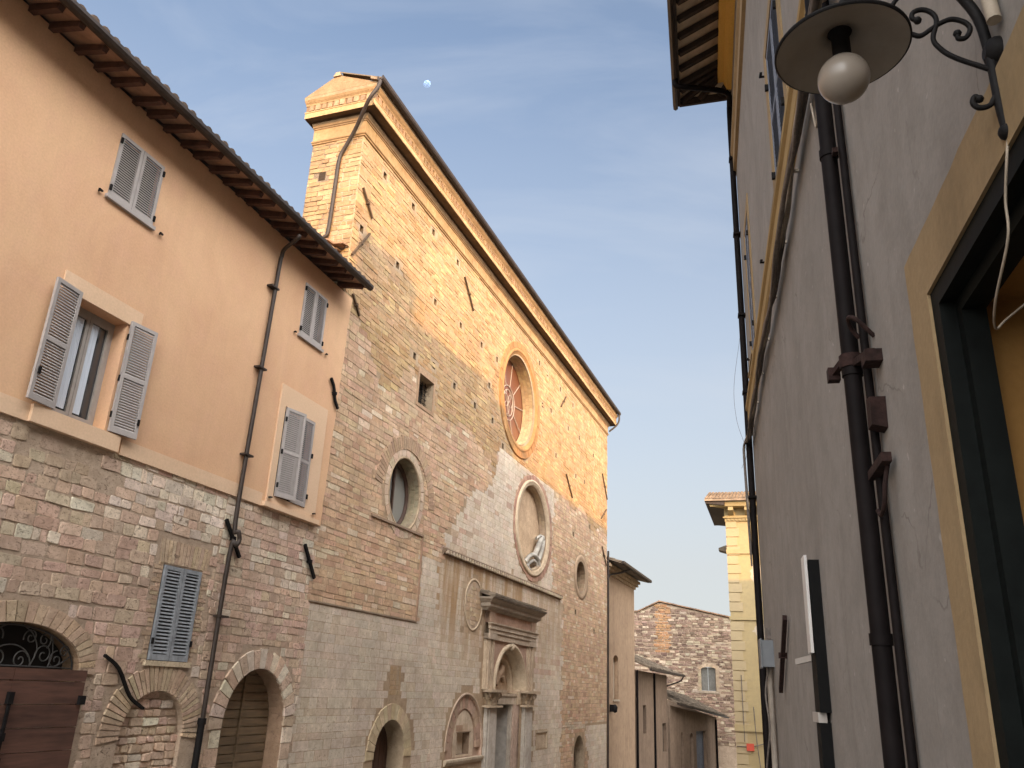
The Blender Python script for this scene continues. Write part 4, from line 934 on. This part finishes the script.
mb = MB(); mb.box(5.15, 5.73, .2, .26, 2.22, 4.1); mb.box(5.77, 6.35, .2, .26, 2.22, 4.1); G.part(mb, 'shutter', plain('dun_shutter', (.15, .145, .13), .7, 0, .2, 8, .2))
mb = MB()
for (xa, za), (xb, zb) in (((-2.6, 8.25), (-.2, 8.5)), ((-.2, 8.5), (1.65, 9.42)), ((1.65, 9.42), (9.2, 8.02))):
    d = (Vector((xb, 0, zb)) - Vector((xa, 0, za))); n_ = int(d.length / .24)
    for k in range(n_):
        p = Vector((xa, 0, za)) + d * (k / n_); q = Vector((xa, 0, za)) + d * ((k + 1.1) / n_)
        mb.hexa([(p.x, -.2 + U(-.03, .03), p.z), (q.x, -.2, q.z), (q.x, 7, q.z), (p.x, 7, p.z), (p.x, -.2, p.z + .10 + U(0, .03)), (q.x, -.2, q.z + .08), (q.x, 7, q.z + .08), (p.x, 7, p.z + .1)])
G.part(mb, 'roof', 'tile')

# ---- yellow corner house
YF = frame((16.32, 60, 0), 108)
YH = Thing('yellow_corner_house', 'yellow plastered corner house with pale quoins and bracketed eaves, partly sunlit', 'house', YF, (2, 0, -5))
mb = MB(); mb.box(-.2, 9, .0, 8, -8, 14.85); YH.part(mb, 'wall', 'yellow')
mb = MB(); z = -5.0; k = 0
while z < 14.2:
    w = .66 if k % 2 else .50
    if not (6.6 < z < 7.0): mb.box(-.26, w, -.06 - U(0, .01), .3, z, z + .60)
    z += .655; k += 1
mb.box(-.23, .0, .3, 2.0, -5, 14.2)
YH.part(mb, 'quoins', plaster('pale_quoin', ((.34, .265, .155), (.37, .29, .17), (.31, .245, .15)), .6, .4, (.34, .26, .16)))
for a, b in ((11.45, 11.75), (6.85, 7.1), (-.35, .05)): YH.part(MB().box(-.3, 9, -.11, .0, a, b), 'string_band', 'yellow')
mb = MB(); 
for p in (((1.3, 9.2), (2.2, 10.9)), ((1.2, 5.6), (2.4, 6.6)), ((1.5, 8.0), (2.1, 8.5))):
    (a, b), (c, d) = p; cx, cz = (a + c) / 2, (b + d) / 2; n = 26
    pts = [(cx + (c - a) / 2 * math.cos(2 * math.pi * k / n) * U(.6, 1.15), cz + (d - b) / 2 * math.sin(2 * math.pi * k / n) * U(.6, 1.15)) for k in range(n)]
    mb.plate(pts, [], -.006)
YH.part(mb, 'bare_patches', 'bare')
mb = MB(); mb.profile([(.0, 13.75), (.10, 13.78), (.10, 14.0), (.22, 14.02), (.22, 14.12), (.12, 14.14), (.12, 14.85), (.0, 14.85)], -.2, 9, None, 1, 0); x = -.1
while x < 9: mb.box(x, x + .14, -.20, -.1, 13.84, 13.98); x += .26
mb.profile([(.1, 14.72), (1.05, 14.72), (1.15, 14.95), (1.15, 15.1), (.1, 15.1)], -.2, 9, None, 1, 0); YH.part(mb, 'cornice', 'yellow')
for x in (.0, 1.15, 2.3, 3.45): mb = MB(); mb.hexa([(x, -.95, 14.45), (x + .36, -.95, 14.45), (x + .36, -.1, 14.2), (x, -.1, 14.2), (x, -.95, 14.72), (x + .36, -.95, 14.72), (x + .36, -.1, 14.72), (x, -.1, 14.72)]); YH.part(mb, 'eave_bracket', 'yellow')
mb = MB(); tiles(mb, (-1.6, -1.45, 15.18), (9, -1.45, 15.18), (0, 5, 1.6), .24, .45, .10); mb.hexa([(-1.6, -1.45, 15.05), (9, -1.45, 15.05), (9, 8, 15.05), (-1.6, 8, 15.05), (-1.6, -1.45, 15.17), (9, -1.45, 15.17), (9, 8, 15.17), (-1.6, 8, 15.17)]); YH.part(mb, 'roof', plain('pale_old_tiles', (.20, .145, .10), .9, 0, .45, 2.2, .5))
mb = MB(); mb.hexa([(-1.55, -1.3, 14.9), (-.2, -1.3, 14.75), (-.2, 7, 14.75), (-1.55, 7, 14.9), (-1.55, -1.3, 15.04), (-.2, -1.3, 15.04), (-.2, 7, 15.04), (-1.55, 7, 15.04)]); YH.part(mb, 'side_eave', 'dark_rafter')
mb = MB(); mb.hexa([(-.9, 1.0, 11.9), (-.2, 1.0, 11.7), (-.2, 2.0, 11.7), (-.9, 2.0, 11.9), (-.9, 1.0, 12.05), (-.2, 1.0, 12.3), (-.2, 2.0, 12.3), (-.9, 2.0, 12.05)]); YH.part(mb, 'balcony', 'old_tile')
mb = MB(); mb.box(.42, .9, -.14, -.06, -1.55, -1.1); YH.part(mb, 'red_plate', 'red')
for pts in ([(-.2, -.1, -1.3), (.9, -.1, -1.25), (2.0, -.1, -.9)], [(1.0, -.1, 1.2), (1.1, -.1, -1.0), (1.4, -.1, -4)], [(.3, -.09, 3.2), (.32, -.09, -1.0)]):
    mb = MB(); mb.tube(smooth(pts, 4), .03, 6); YH.part(mb, 'wall_cable', 'cable')

# ================================================================== GREY HOUSE (right)
N = Thing('grey_house', 'tall grey plastered house close on the right with ochre trim and an open doorway', 'house', RF, (6, 0, -.5))
NX0, NX1 = -26.0, 15.3
def hz_(z): return 1.6 + (z - 1.6) * .925
dr = rect(.4, 3.46, -2, 3.25)
mb = MB()
wins = [rect(7.22, 8.55, 6.95, 9.0), rect(12.95, 13.85, 7.1, 9.6)]
mb.plate(rect(NX0, NX1, -3, 14.2), [dr] + wins, .0)
for q in wins: mb.rim(q, 0, -.12)
mb.add([(NX1, 0, -3), (NX1 + .2, -1.6, -3), (NX1 + .2, -1.6, 14.2), (NX1, 0, 14.2), (9.0, -6.2, -3), (9.0, -6.2, 14.2), (NX0, -6.2, -3), (NX0, -6.2, 14.2), (NX0, 0, -3), (NX0, 0, 14.2)],
       [(0, 1, 2, 3), (1, 4, 5, 2), (4, 6, 7, 5), (6, 8, 9, 7), (3, 2, 5, 7, 9)])
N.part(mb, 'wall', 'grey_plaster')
def shaky(a, b, n=26, e=.006): return [(a[0] + (b[0] - a[0]) * k / n + U(-e, e), a[1] + (b[1] - a[1]) * k / n + U(-e, e)) for k in range(n)]
mb = MB(); mb.slab(shaky((.12, -2), (.12, 3.53)) + shaky((.12, 3.53), (3.74, 3.53), 32) + shaky((3.74, 3.53), (3.74, -2), 44) + [(3.74, -2), (3.46, -2), (3.46, 3.25), (.4, 3.25), (.4, -2)], .0, .025); sur = N.part(mb, 'door_surround', 'ochre_trim')
mb = MB()
mb.slab([(.402, -2), (.402, 3.248), (3.458, 3.248), (3.458, -2), (3.36, -2), (3.36, 3.16), (.5, 3.16), (.5, -2)], .012, -.11)
mb.slab([(.5, -2), (.5, 3.16), (3.36, 3.16), (3.36, -2), (3.30, -2), (3.30, 3.10), (.56, 3.10), (.56, -2)], -.05, -.14); N.part(mb, 'door_frame', 'door_green')
mb = MB(); mb.add([(.4, -.14, -2), (3.458, -.14, -2), (3.458, -.14, 3.2), (.4, -.14, 3.2), (.4, -1.6, -2), (3.458, -1.6, -2), (3.458, -1.6, 3.2), (.4, -1.6, 3.2)], [(1, 5, 6, 2), (0, 4, 7, 3), (3, 2, 6, 7), (4, 5, 6, 7), (0, 1, 5, 4)])
mb.box(.42, 3.45, -1.0, -.9, 2.75, 3.19); N.part(mb, 'entrance_recess', 'ochre_room')
mb = MB(); mb.box(.42, 3.44, -1.3, -1.22, -2, 2.74); N.part(mb, 'door', 'door_dark')
mb = MB(); mb.profile([(.0, 6.38), (.05, 6.40), (.07, 6.45), (.07, 6.62), (.10, 6.66), (.10, 6.74), (.0, 6.78)], NX0, NX1 + .05, ys=1); N.part(mb, 'string_band', 'band_brown')
mb = MB(); mb.profile([(.0, 11.9), (.06, 11.92), (.06, 12.25), (.10, 12.3), (.10, 12.4), (.0, 12.44)], NX0, NX1 + .05, ys=1); N.part(mb, 'string_band', 'ochre_trim')
for q in wins:
    (x0, z0), (x1, z1) = q[0], q[2]
    mb = MB(); mb.slab(rect(x0 - .2, x1 + .2, z0 - .2, z1 + .2), .0, .02, [q]); N.part(mb, 'window_surround', 'ochre_trim')
    xm = (x0 + x1) / 2
    for hx, d in ((x0 + .01, 1), (x1 - .01, -1)):
        mb = MB(); leaf(mb, hx, z0 + .02, z1 - .02, xm - x0 - .015, d, -.03, out=1, pitch=.055, st=.07, slat_t=.010, hk=.40); sh = N.part(mb, 'shutter', 'shutter_slate')
        for za in (z0 + .3, z1 - .5): N.part(MB().box(hx - .02, hx + .02, .0, .05, za, za + .08), 'hinge', 'iron', sh)
    mb = MB(); mb.box(x0 - .12, x1 + .12, .0, .10, z0 - .26, z0 - .2); N.part(mb, 'sill', 'ochre_trim')
    mb = MB(); mb.plate(q, [], -.10); N.part(mb, 'pane', 'dark')
for x, z in ((8.8, 8.93), (7.92, 6.72), (10.45, 7.2), (14.38, 7.35)):
    mb = MB(); mb.bar((x - .07, .06, z), (x + .05, .06, z + .05), .03, .025); mb.bar((x, .0, z), (x, .08, z), .02, .02); N.part(mb, 'shutter_hook', 'iron')
# eaves
mb = MB(); mb.box(NX0, 15.16, .0, .28, hz_(15.22), 14.9); mb.profile([(.0, hz_(15.02)), (.10, hz_(15.04)), (.16, hz_(15.22)), (.0, hz_(15.24))], NX0, 15.2, ys=1); N.part(mb, 'frieze', 'ochre_frieze')
EY, EX = 1.12, 15.42; EZ = hz_(14.98)
mb = MB(); mb.add([(NX0, .26, EZ + .52), (15.16, .26, EZ + .52), (EX, EY, EZ + .06), (NX0, EY, EZ + .06), (15.16, -3, EZ + .52), (EX, -3, EZ + .2)], [(0, 1, 2, 3), (1, 2, 5, 4)]); N.part(mb, 'soffit', 'soffit_pale')
x = NX0 + .3
while x < 14.9:
    mb = MB(); mb.bar((x, .24, EZ + .45), (x, EY - .04, EZ - .02), .09, .12); N.part(mb, 'rafter', 'dark_rafter'); x += .46
for p, q in (((15.1, .26, .44), (15.36, EY - .06, -.02)), ((14.95, .26, .44), (15.0, EY - .04, -.02)), ((15.16, .2, .44), (EX - .06, .68, .0)), ((15.16, -.1, .44), (EX - .05, .25, .04)), ((15.16, -.5, .44), (EX - .05, -.3, .08))):
    mb = MB(); mb.bar((p[0], p[1], EZ + p[2]), (q[0], q[1], EZ + q[2]), .09, .12); N.part(mb, 'rafter', 'dark_rafter')
mb = MB(); mb.bar((NX0, EY, EZ), (EX, EY, EZ), .06, .18); mb.bar((EX, EY, EZ), (EX, -1.8, EZ + .14), .06, .18); N.part(mb, 'fascia', 'dark_rafter')
mb = MB(); mb.profile([(EY + .02, EZ), (EY + .03, EZ - .13), (EY + .08, EZ - .17), (EY + .13, EZ - .13), (EY + .14, EZ)], NX0, EX + .03, ys=1); gu = N.part(mb, 'gutter', 'gutter')
mb = MB(); mb.hexa([(NX0, EY + .08, EZ + .07), (EX + .02, EY + .08, EZ + .07), (EX + .02, .2, EZ + .56), (NX0, .2, EZ + .56), (NX0, EY + .08, EZ + .13), (EX + .02, EY + .08, EZ + .13), (EX + .02, .2, EZ + .64), (NX0, .2, EZ + .64)])
mb.hexa([(NX0, .2, EZ + .56), (EX + .02, .2, EZ + .56), (EX - .3, -2.4, EZ + .74), (NX0, -2.4, EZ + .74), (NX0, .2, EZ + .64), (EX + .02, .2, EZ + .64), (EX - .3, -2.4, EZ + .82), (NX0, -2.4, EZ + .82)])
mb.hexa([(NX0, -2.4, EZ + .74), (13.0, -2.4, EZ + .74), (9.0, -6.4, EZ + .2), (NX0, -6.4, EZ + .2), (NX0, -2.4, EZ + .82), (13.0, -2.4, EZ + .82), (9.0, -6.4, EZ + .3), (NX0, -6.4, EZ + .3)]); N.part(mb, 'roof', 'tile')
mb = MB(); mb.box(1.6, 4.3, -2.2, -1.4, EZ + .4, 16.7); mb.box(1.5, 4.4, -2.3, -1.3, 16.7, 16.85); N.part(mb, 'chimney', 'ochre_trim')
mb = MB(); mb.tube(smooth([(14.5, EY + .06, EZ - .12), (14.52, EY + .02, EZ - .28), (14.7, .7, EZ - .24), (15.05, .12, EZ - .15), (15.2, .06, EZ - .4), (15.22, .07, 13.0), (15.22, .07, 8), (15.22, .07, 4), (15.22, .07, -1.8)], 5), .06, 10)
for z in (12.2, 10.4, 8.6, 7, 5): mb.box(15.12, 15.3, .0, .14, z, z + .04)
N.part(mb, 'downpipe', 'pipe', label='dark downpipe at the far corner')
# near pipes
mb = MB(); mb.tube([(4.88, .09, 14.8), (4.88, .09, -.6)], .052, 14)
for z in (6.1, 4.95, 3.42, 1.9): mb.tube([(4.88, .09, z), (4.88, .09, z + .06)], .060, 14)
dp = N.part(mb, 'downpipe', 'pipe', label='thick dark downpipe beside the doorway')
mb = MB(); mb.tube([(4.88, .09, 3.47), (4.88, .09, 3.55)], .068, 12); mb.bar((4.92, .13, 3.53), (5.06, .17, 3.50), .035, .035); mb.box(5.03, 5.10, .13, .20, 3.46, 3.54); mb.bar((4.5, .05, 3.42), (4.9, .08, 3.50), .035, .04); mb.box(4.48, 4.60, .0, .09, 3.36, 3.43); N.part(mb, 'pipe_clamp', 'rust', dp)
N.part(MB().hexa([(4.55, .0, 3.0), (4.66, .0, 3.0), (4.66, .08, 3.02), (4.55, .08, 3.02), (4.53, .0, 3.17), (4.64, .0, 3.19), (4.64, .08, 3.19), (4.53, .08, 3.17)]), 'iron_bracket', 'rust', dp)
mb = MB(); mb.bar((4.44, .05, 2.81), (4.78, .06, 2.79), .05, .05); mb.tube(smooth([(4.52, .03, 2.80), (4.5, .06, 2.68), (4.52, .07, 2.58), (4.62, .07, 2.54), (4.7, .07, 2.58)], 4), .012, 8); N.part(mb, 'iron_hook', 'rust', dp)
mb = MB(); mb.tube(smooth([(4.62, .0, 3.56), (4.60, .09, 3.66), (4.66, .12, 3.70), (4.72, .10, 3.66), (4.73, .06, 3.6)], 4), .013, 8); N.part(mb, 'iron_hook', 'rust', dp)
N.part(MB().bar((4.95, .05, 5.0), (4.66, .09, 4.86), .03, .03), 'iron_bracket', 'rust', dp)
mb = MB(); mb.tube([(4.73, .035, 6.35), (4.73, .035, -.6)], .024, 10); N.part(mb, 'conduit', 'pipe')
anchor(N, 10.75, 2.55, 12.05, 1.74, .05, .07, mat='rust', sgn=1)
mb = MB(); mb.tube([(2.33, .03, 3.66), (2.36, .03, 3.95)], .022, 10); N.part(mb, 'conduit', 'cable_pale', label='short pale conduit above the lamp bracket')

# cables along the band
mb = MB(); mb2 = MB()
for k in range(7):
    pts = []; x = 3.2; ph = U(0, 6)
    while x < 15.0:
        pts.append((x, .05 + .018 * math.sin(x * 2.1 + ph + k) + .012 * k, 6.19 - .03 * k + .05 * math.sin(x * 1.1 + 1) + .04 * math.sin(x * 2.3 + ph) + .015 * math.sin(x * 9 + ph)))
        x += .35
    pts += [(15.2, .16, 6.0), (15.22, .17, 5.6), (15.2, .15, 5.0 - .2 * k)]
    (mb2 if k in (1, 3) else mb).tube(smooth(pts, 3), .016 + .004 * (k % 3), 6)
for x in [5.5 + 1.3 * k for k in range(8)]: mb2.box(x, x + .025, .0, .09, 6.16, 6.19)
mb.tube(smooth([(5.1, .08, 6.2), (5.0, .10, 6.6), (5.02, .10, 7.4), (4.98, .1, 9)], 4), .014, 6); mb2.tube(smooth([(5.4, .08, 6.18), (5.2, .12, 5.95), (5.0, .1, 5.7), (5.15, .1, 5.4), (5.4, .08, 5.8)], 4), .008, 6)
cb = Thing('cable_bundle', 'bundle of loose grey cables strung below the string band of the grey house', 'cables', RF, (9, .05, 6.2))
cb.part(mb, 'dark_cables', 'cable'); cb.part(mb2, 'pale_cables', 'cable_pale')
mb = MB(); mb.tube(smooth([(15.3, .12, 8.2), (15.32, .28, 7.2), (15.32, .26, 6.5), (15.3, .12, 5.9), (15.35, .22, 5.6)], 5), .003, 5); cb.part(mb, 'stray_wire', 'cable')

# meter box by the far corner
T = Thing('junction_box', 'small blue-grey junction box with a conduit, near the far corner of the grey house', 'junction box', RF, (13.75, .0, 2.1))
mb = MB(); mb.box(13.5, 13.95, .0, .17, 2.08, 2.46); mb.box(13.48, 13.97, .17, .19, 2.06, 2.48); T.part(mb, 'housing', 'box_grey')
mb = MB(); mb.tube([(13.8, .06, 2.1), (13.8, .06, -1.4)], .045, 8); T.part(mb, 'conduit', plain('taupe_conduit', (.27, .23, .19), .7, 0, .15, 9, .05))
mb = MB(); mb.tube(smooth([(13.65, .08, 2.08), (13.7, .14, 1.7), (13.6, .12, 1.2), (13.95, .2, .4), (14.3, .25, -1.2)], 5), .014, 6); mb.box(13.85, 13.95, .0, .06, 2.5, 2.66); T.part(mb, 'wire', 'cable')
# sign
T = Thing('wall_sign', 'thin white sign plate on a tall narrow black wall panel, seen almost edge-on', 'sign', RF, (8, .0, 1.2))
mb = MB(); mb.box(7.72, 8.05, .0, .09, 1.53, 2.78); mb.box(7.80, 8.05, .0, .09, -.3, 1.45); T.part(mb, 'black_panel', 'sign_black')
mb = MB(); mb.box(7.72, 7.94, .10, .125, 2.0, 2.82); T.part(mb, 'white_plate', 'sign_white')
mb = MB(); mb.box(7.80, 8.2, .03, .10, 1.45, 1.53); mb.bar((8.0, .05, 1.98), (8.4, .18, 1.95), .03, .05); T.part(mb, 'bracket', 'frame_grey')

# ================================================================== STREET LAMP on the grey house
L = Thing('wall_lamp', 'white dish lamp with an opal globe on a scrolled black iron wall bracket', 'lamp', RF, (2.42, .0, 3.3))
X = 2.42
mb = MB()
def sc(pts, r_): mb.tube(smooth([(X, a, b) for a, b in pts], 6), r_, 8)
sc([(.018, 3.30), (.024, 3.41), (.024, 3.54), (.027, 3.64), (.037, 3.746), (.065, 3.83), (.12, 3.93), (.21, 3.99), (.32, 3.99), (.42, 3.93), (.462, 3.86)], .0175)
mb.lathe((X, .018, 3.30), [(.0, -.028), (.013, -.025), (.024, -.014), (.028, 0), (.024, .014), (.013, .025), (.0, .028)], 18)
sc([(.44, 3.80), (.35, 3.76), (.257, 3.727), (.223, 3.711), (.188, 3.732), (.162, 3.75), (.121, 3.765), (.084, 3.748), (.068, 3.718), (.085, 3.683), (.108, 3.682), (.109, 3.703)], .0085)
sc([(.222, 3.777), (.238, 3.79), (.231, 3.814), (.202, 3.82), (.174, 3.80), (.165, 3.762), (.184, 3.694), (.167, 3.648), (.126, 3.604), (.035, 3.545)], .0085)
sc([(.027, 3.45), (.04, 3.425), (.055, 3.404), (.085, 3.40), (.101, 3.42), (.092, 3.444), (.080, 3.433)], .009)
sc([(.297, 3.84), (.285, 3.868), (.25, 3.905), (.21, 3.93)], .008)
for p in ((.222, 3.777), (.109, 3.703), (.080, 3.433)): mb.lathe((X, p[0], p[1]), [(.0, -.014), (.011, -.008), (.014, 0), (.011, .008), (.0, .014)], 10)
mb.tube([(X, .0, 3.61), (X, .012, 3.61), (X, .03, 3.61), (X, .042, 3.61)], [.05, .05, .042, .02], 18)
L.part(mb, 'bracket', 'iron')
CY = .472
mb = MB(); mb.lathe((X, CY, 3.69), [(.213, -.006), (.216, .0), (.210, .006), (.15, .035), (.08, .062), (.04, .075), (.04, .071), (.08, .054), (.15, .026), (.205, -.001), (.213, -.006)], 64)
sh = L.part(mb, 'lamp_shade', 'enamel')
mb = MB(); mb.lathe((X, CY, 3.69), [(.213, -.008), (.219, -.004), (.219, .004), (.213, .008), (.211, .0), (.213, -.008)], 64); L.part(mb, 'rim', 'iron', sh)
mb = MB(); mb.lathe((X, CY, 3.69), [(.0, .18), (.03, .18), (.034, .12), (.06, .09), (.06, .078), (.03, .07), (.03, -.05), (.034, -.055), (.034, -.075), (.0, -.075)], 20); L.part(mb, 'socket', 'iron')
mb = MB(); n = 18; mb.lathe((X, CY + .004, 3.57), [(.083 * math.sin(math.pi * k / n), -.083 * math.cos(math.pi * k / n)) for k in range(n + 1)], 40); L.part(mb, 'globe', 'globe')
mb = MB(); mb.tube(smooth([(X, .02, 3.28), (2.44, .03, 3.2), (2.5, .03, 3.10), (2.52, .035, 2.98), (2.72, .03, 2.86), (2.9, -.02, 2.84), (3.0, -.10, 2.92), (3.05, -.25, 3.05)], 6), .0045, 6); L.part(mb, 'wire', 'cable_pale')

# ================================================================== house out of sight behind the grey one; it shades the lower church wall
Q = Thing('hidden_house', 'plain buff house standing out of sight behind the grey house', 'house', RF, (26, -6, -3))
mb = MB(); qa = [(15.5, -1.62), (30, -3.2), (48, -5.0), (48, -32), (8, -32), (8, -6.9)]
mb.add([(x, y, -7) for x, y in qa] + [(x, y, 13.3) for x, y in qa], [(k, (k + 1) % 6, 6 + (k + 1) % 6, 6 + k) for k in range(6)] + [(6, 7, 8, 9, 10, 11)]); Q.part(mb, 'wall', 'annex')
mb = MB(); qb = [(15.4, -1.64), (30, -3.0), (48.2, -4.8), (48.2, -32.2), (13.8, -32.2)]; mb.add([(x, y, 13.3) for x, y in qb] + [(x, y, 13.5) for x, y in qb] + [(28, -18, 13.8)], [(k, (k + 1) % 5, 5 + (k + 1) % 5, 5 + k) for k in range(5)] + [(5 + k, 5 + (k + 1) % 5, 10) for k in range(5)]); Q.part(mb, 'roof', 'tile')

# ================================================================== moon
md = Vector((-0.11123738, 0.76176479, 0.63823244)); MD = 900.0
mm, n_, l_, b_ = nodes('moon_surface')
for x in list(n_):
    if x.type == 'BSDF_PRINCIPLED': n_.remove(x)
df = n_.new('ShaderNodeBsdfDiffuse'); tr = n_.new('ShaderNodeBsdfTransparent'); ad = n_.new('ShaderNodeAddShader')
f = noise(n_, l_, .35, 3, .5); l_.new(mixc(n_, l_, ramp(n_, l_, f, .4, .6), (.035, .065, .15), (.15, .25, .50)), df.inputs['Color'])
l_.new(df.outputs[0], ad.inputs[0]); l_.new(tr.outputs[0], ad.inputs[1]); bf = n_.new('ShaderNodeNewGeometry'); mx_ = n_.new('ShaderNodeMixShader'); l_.new(bf.outputs['Backfacing'], mx_.inputs[0]); l_.new(ad.outputs[0], mx_.inputs[1]); l_.new(tr.outputs[0], mx_.inputs[2]); l_.new(mx_.outputs[0], n_['Material Output'].inputs['Surface'])
mb = MB(); rr = MD * 3.4 / 827; k_ = 20
mb.lathe((0, 0, 0), [(rr * math.sin(math.pi * k / k_), -rr * math.cos(math.pi * k / k_)) for k in range(k_ + 1)], 40)
o = mb.build('moon', mm, None, (0, 0, 0), Matrix.Translation(md * MD + Vector((0, 0, EYE))))
tag(o, 'pale gibbous moon in the blue sky above the church', 'moon')
